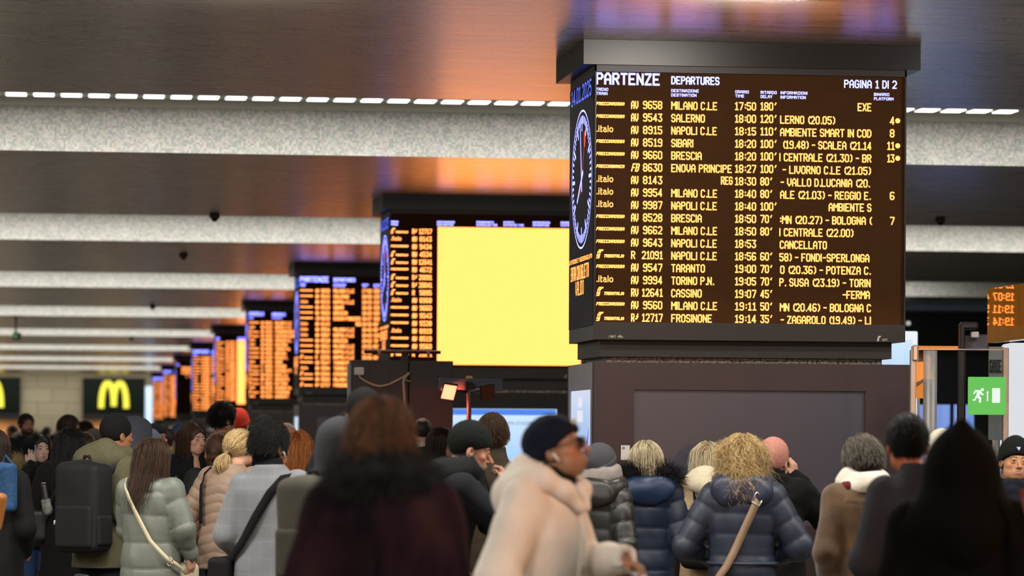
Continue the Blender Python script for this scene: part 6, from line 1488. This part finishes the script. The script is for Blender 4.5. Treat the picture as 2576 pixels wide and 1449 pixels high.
P = person(664, 1049, 32.6, 0, 'person in a dark round fluffy hat behind the black-haired blazer man', extra=.02, skin=SK_M, coat='#15161a'); beanie(P, cloth('dark fluffy hat', '#23221f', .98, 60., .8), low=-.01, slope=1., tall=.016, size=1.08)
P = person(697, 1057, 35.0, 0, 'person with short dark reddish hair beyond the blazer man', extra=.016, skin=SK_M, coat='#1a1618'); short_hair(P, H_AUB, U_AUB, n=1200, L=.04, volume=.012)
P = person(1063, 1050, 28.6, 0, 'balding man with dark hair in a dark jacket with white shearling collar', extra=.010, hs=.93, skin='#c08a72', coat='#171516', fit=.03)
short_hair(P, H_DARK, U_DARK, n=0, volume=.004); hm = bpy.data.objects[P.root.children[-1].name]
part(P, 'bald_patch', [S_(P, (0, -.055, .085), (.036, .036, .034))], plain('bald skin', '#b98a74', .35), .006)
part(P, 'shearling_collar', [Prof([(1.43 * P.k, .125, .10, -.02), (1.52 * P.k, .088, .085, -.005), (1.56 * P.k, .084, .08, .0)]).prim()], cloth('white shearling', '#d2c7b4', .98, 60., .8), .010, wob=(.006, 30.))
e, b = carried(P, 'shoulder_bag', (.28, -.05, .9), 'bag on a dark strap over the shearling-collared jacket', 'bag'); shoulder_strap(P, e, b, [(95, 1.475), (40, 1.46), (30, 1.36), (50, 1.2), (70, 1.05)], .05, cloth('slate strap', '#33363d', .8), .016); lump(e, b, 'pouch', [rbox((.27, .0, .95), (.06, .12, .12), .03)], LEA_BLACK, .012)
P = person(1114, 1073, 27.6, 92, 'woman with dark hair and black glasses, partly hidden by the black beanie', extra=.012, skin='#c79a84', face=True, head=(8, 0, 0), coat='#221d20'); long_hair(P, H_DARK, U_DARK, L=.30, n=2000, width=.08, vol=.010); glasses(P, plain('black acetate', '#0c0c0e', .2), 1.0, False)
P = person(917, 974, 17.8, 0, 'tall person in a black beanie directly behind the auburn-haired woman', extra=.022, skin=SK_M, coat='#15161a', fit=.03, hem=.7); beanie(P, BLK, low=-.015, slope=1.1, tall=.004, fold=False)
P = person(876, 1034, 20.6, 0, 'person with short curly black hair between the grey hood and the auburn hair', extra=.02, skin=SK_M, coat='#131317'); short_hair(P, H_BLACK, U_BLACK, n=1800, L=.05, volume=.018)
P = person(347, 1043, 26.5, 40, 'person with a grey hood over a black inner hood, behind the olive parka', extra=.04, skin=SK_M, face=True, coat='#3a3c42', head=(20, 0, 0), fit=.03); hood_up(P, cloth('light grey hood', '#4c4e57', .9), 1.05); part(P, 'inner_hood', [S_(P, (0, -.012, .015), (.098, .120, .118))], BLK, .009, subs=[S_(P, (0, .12, -.02), (.070, .10, .10))])
P = person(377, 1076, 29.0, 20, 'person in a pale blue beanie beside the grey-hooded person', extra=.02, skin=SK_L, coat='#23252c', head=(10, 0, 0)); beanie(P, cloth('pale blue knit', '#8a97b4', .9), low=-.01, slope=1.1)
P = person(391, 1063, 34.0, 104, 'man in black beanie and glasses facing right, below the farthest boards', extra=.022, skin='#c79478', face=True, coat='#1b1b20', head=(6, 0, 0)); beanie(P, BLK, low=-.002, slope=1.1); glasses(P, plain('black acetate', '#0c0c0e', .2), 1.0, False)
P = person(420, 1078, 35.5, 20, 'person with dark hair and a tan fur hood below the farthest boards', extra=.014, skin=SK_L, coat='#3a3328'); short_hair(P, H_DARK, U_DARK, n=1000, L=.04, volume=.014)
fur(P, 'fur_trim', F_TAN, plain('under fur', '#7d6b45', .9), [(.18, .03, 1.44), (.14, -.08, 1.50), (0, -.11, 1.51), (-.14, -.08, 1.50), (-.18, .03, 1.44)], .045, n=1600, L=.06, droop=.3)
P = person(453, 1064, 38.0, 0, 'person in a blue hooded jacket far back, left of the fingers-at-chin woman', extra=.03, skin=SK_M, coat='#2e4468', fit=.03); hood_up(P, cloth('blue hood', '#31476c', .8), .95)
P = person(214, 1058, 40.0, 0, 'person with bushy dark hair far back beside the dark green sign', extra=.03, skin=SK_M, coat='#221e1c'); short_hair(P, H_DARK, U_DARK, n=1600, L=.06, volume=.026)
P = person(240, 1077, 33.0, 0, 'person in an olive brown hood between the glasses woman and the parka', extra=.03, skin=SK_M, coat='#2c271f'); hood_up(P, cloth('olive brown hood', '#2f2a20', .9), 1.05)
P = person(-12, 1083, 22.5, 10, 'person with dark hair in a dark coat at the left edge, denim bag behind', extra=.014, skin=SK_M, coat='#141416', fit=.04, hem=.5); long_hair(P, H_DARK, U_DARK, L=.28, n=2000, width=.09, vol=.016)
e, b = carried(P, 'denim_bag', (.155, -.20, 1.12), 'blue denim tote bag on the back of the dark-coated person at the left edge', 'bag'); lump(e, b, 'pouch', [rbox((.155, -.20, 1.27), (.055, .05, .15), .03)], cloth('denim', '#2e5078', .85, 40., .4, .5), .010, wob=(.008, 16.)); MB().tube([Vector((.12, -.2, 1.41)) - b, Vector((.13, -.16, 1.47)) - b, Vector((.19, -.2, 1.41)) - b], .008, 6).build('handle', cloth('denim', '#2e5078'), e, True)
p_ = at(-2, 1318, 18.5); e = empty('leather_bag', p_, -YAW, 'tan leather bag cut off by the left edge', 'bag')
class _D: root = e
part(_D, 'pouch', [(rbox((-.10, 0, .08), (.12, .07, .10), .025, rot(0, 0, 12)), .01)], plain('tan leather', '#a5641f', .45), .008, wob=(.004, 14.)); MB().tube([(-.16, 0, .17), (-.14, 0, .40), (-.08, 0, .42), (-.04, 0, .17)], .009, 8).build('handle', plain('tan leather', '#a5641f', .45), e, True)
P = person(-150, 1060, 18.6, 10, 'person mostly outside the left edge carrying the tan leather bag', extra=.014, skin=SK_M, coat='#2a2420', fit=.04, hem=.5); short_hair(P, H_DARK, U_DARK, n=1200, L=.04, volume=.014)
# suitcases
def suitcase(p, rz, hz, label, mat, tilt=0.):
    e = empty('suitcase', p, rz, label, 'suitcase', 'rolling suitcases')
    M = Matrix.Rotation(radians(tilt), 4, 'X')
    parts = [MB().box(-.20, .20, -.12, .12, .06, .60, .04).build('shell', mat, e)]
    for sx in (-.085, .085): parts.append(MB().tube([(sx, .10, .55), (sx, .10, hz)], .009, 8).build('handle_tube', METAL, e, True))
    parts.append(MB().box(-.11, .11, .08, .12, hz - .02, hz + .02, .012).build('grip', plain('grip black', '#1a1a1c', .5), e))
    for sx in (-.15, .15):
        for sy in (-.09, .09): parts.append(MB().lathe([(0, -.012), (.03, -.012), (.03, .012), (0, .012)], 12, (sx, sy, .03)).build('wheel', plain('wheel', '#141414', .5), e))
    for o in parts: o.matrix_local = M @ o.matrix_local
    return e
p_ = at(508, 1400, 23.0); suitcase((p_.x, p_.y, 0), -YAW + 1.57, .96, 'suitcase with a raised silver handle beside the sage puffer', plain('suitcase grey', '#2b2c30', .4))
p_ = at(20, 1449, 20.5); suitcase((p_.x - .25, p_.y, 0.02), -YAW - 1.15, 1.02, 'dark blue suitcase with a slanting silver handle at the lower left corner', cloth('suitcase navy', '#1d2b44', .8), -38)
# people far down the hall
rg = np.random.default_rng(21)
FAR = []
DARK = ['#17171b', '#1e2230', '#2a211c', '#15161a', '#3a3230', '#20242b', '#2b2f3a', '#111114']
far_spec = [(-14, 1081, 52), (30, 1068, 60), (48, 1085, 46), (118, 1072, 74), (134, 1090, 58), (146, 1082, 66), (160, 1079, 90), (196, 1088, 80), (262, 1082, 60), (277, 1075, 84), (290, 1085, 70), (322, 1070, 66), (352, 1078, 78), (369, 1085, 88), (405, 1083, 60), (432, 1070, 80), (446, 1090, 52), (462, 1082, 70), (520, 1082, 52), (534, 1075, 64), (632, 1068, 58), (86, 1078, 95), (108, 1083, 100), (230, 1084, 110), (306, 1084, 105), (395, 1082, 96)]
ORD = 'first second third fourth fifth sixth seventh eighth ninth tenth eleventh twelfth thirteenth fourteenth fifteenth sixteenth seventeenth eighteenth nineteenth twentieth twenty-first twenty-second twenty-third twenty-fourth twenty-fifth last'.split()
WHAT = ['dark coat', 'navy coat', 'brown coat', 'black coat', 'taupe coat', 'slate coat', 'grey blue coat', 'jet black coat']
for i, (px, top, w) in enumerate(far_spec):
    ci = i % 8; hat = i % 5 == 2
    P = person(px, top, w, rg.uniform(0, 360), '%s tiny person from the left in the far crowd, %s, %s' % (ORD[sorted(q[0] for q in far_spec).index(px)], WHAT[ci], 'knit hat' if hat else 'bare head'), extra=.018, skin=[SK_L, SK_M, SK_T, '#d0a58c'][i % 4], coat=DARK[ci], h=.03, detail=False, group='people far down the hall', fit=.03)
    if hat: beanie(P, cloth('far hat %d' % (i % 3), ['#5a2022', '#20242c', '#6a665c'][i % 3]), low=.0, slope=.4, rib=False, fold=False)
    else: short_hair(P, None, [U_DARK, U_BROWN, U_BLACK, U_GREY][i % 4], n=0, volume=.010)
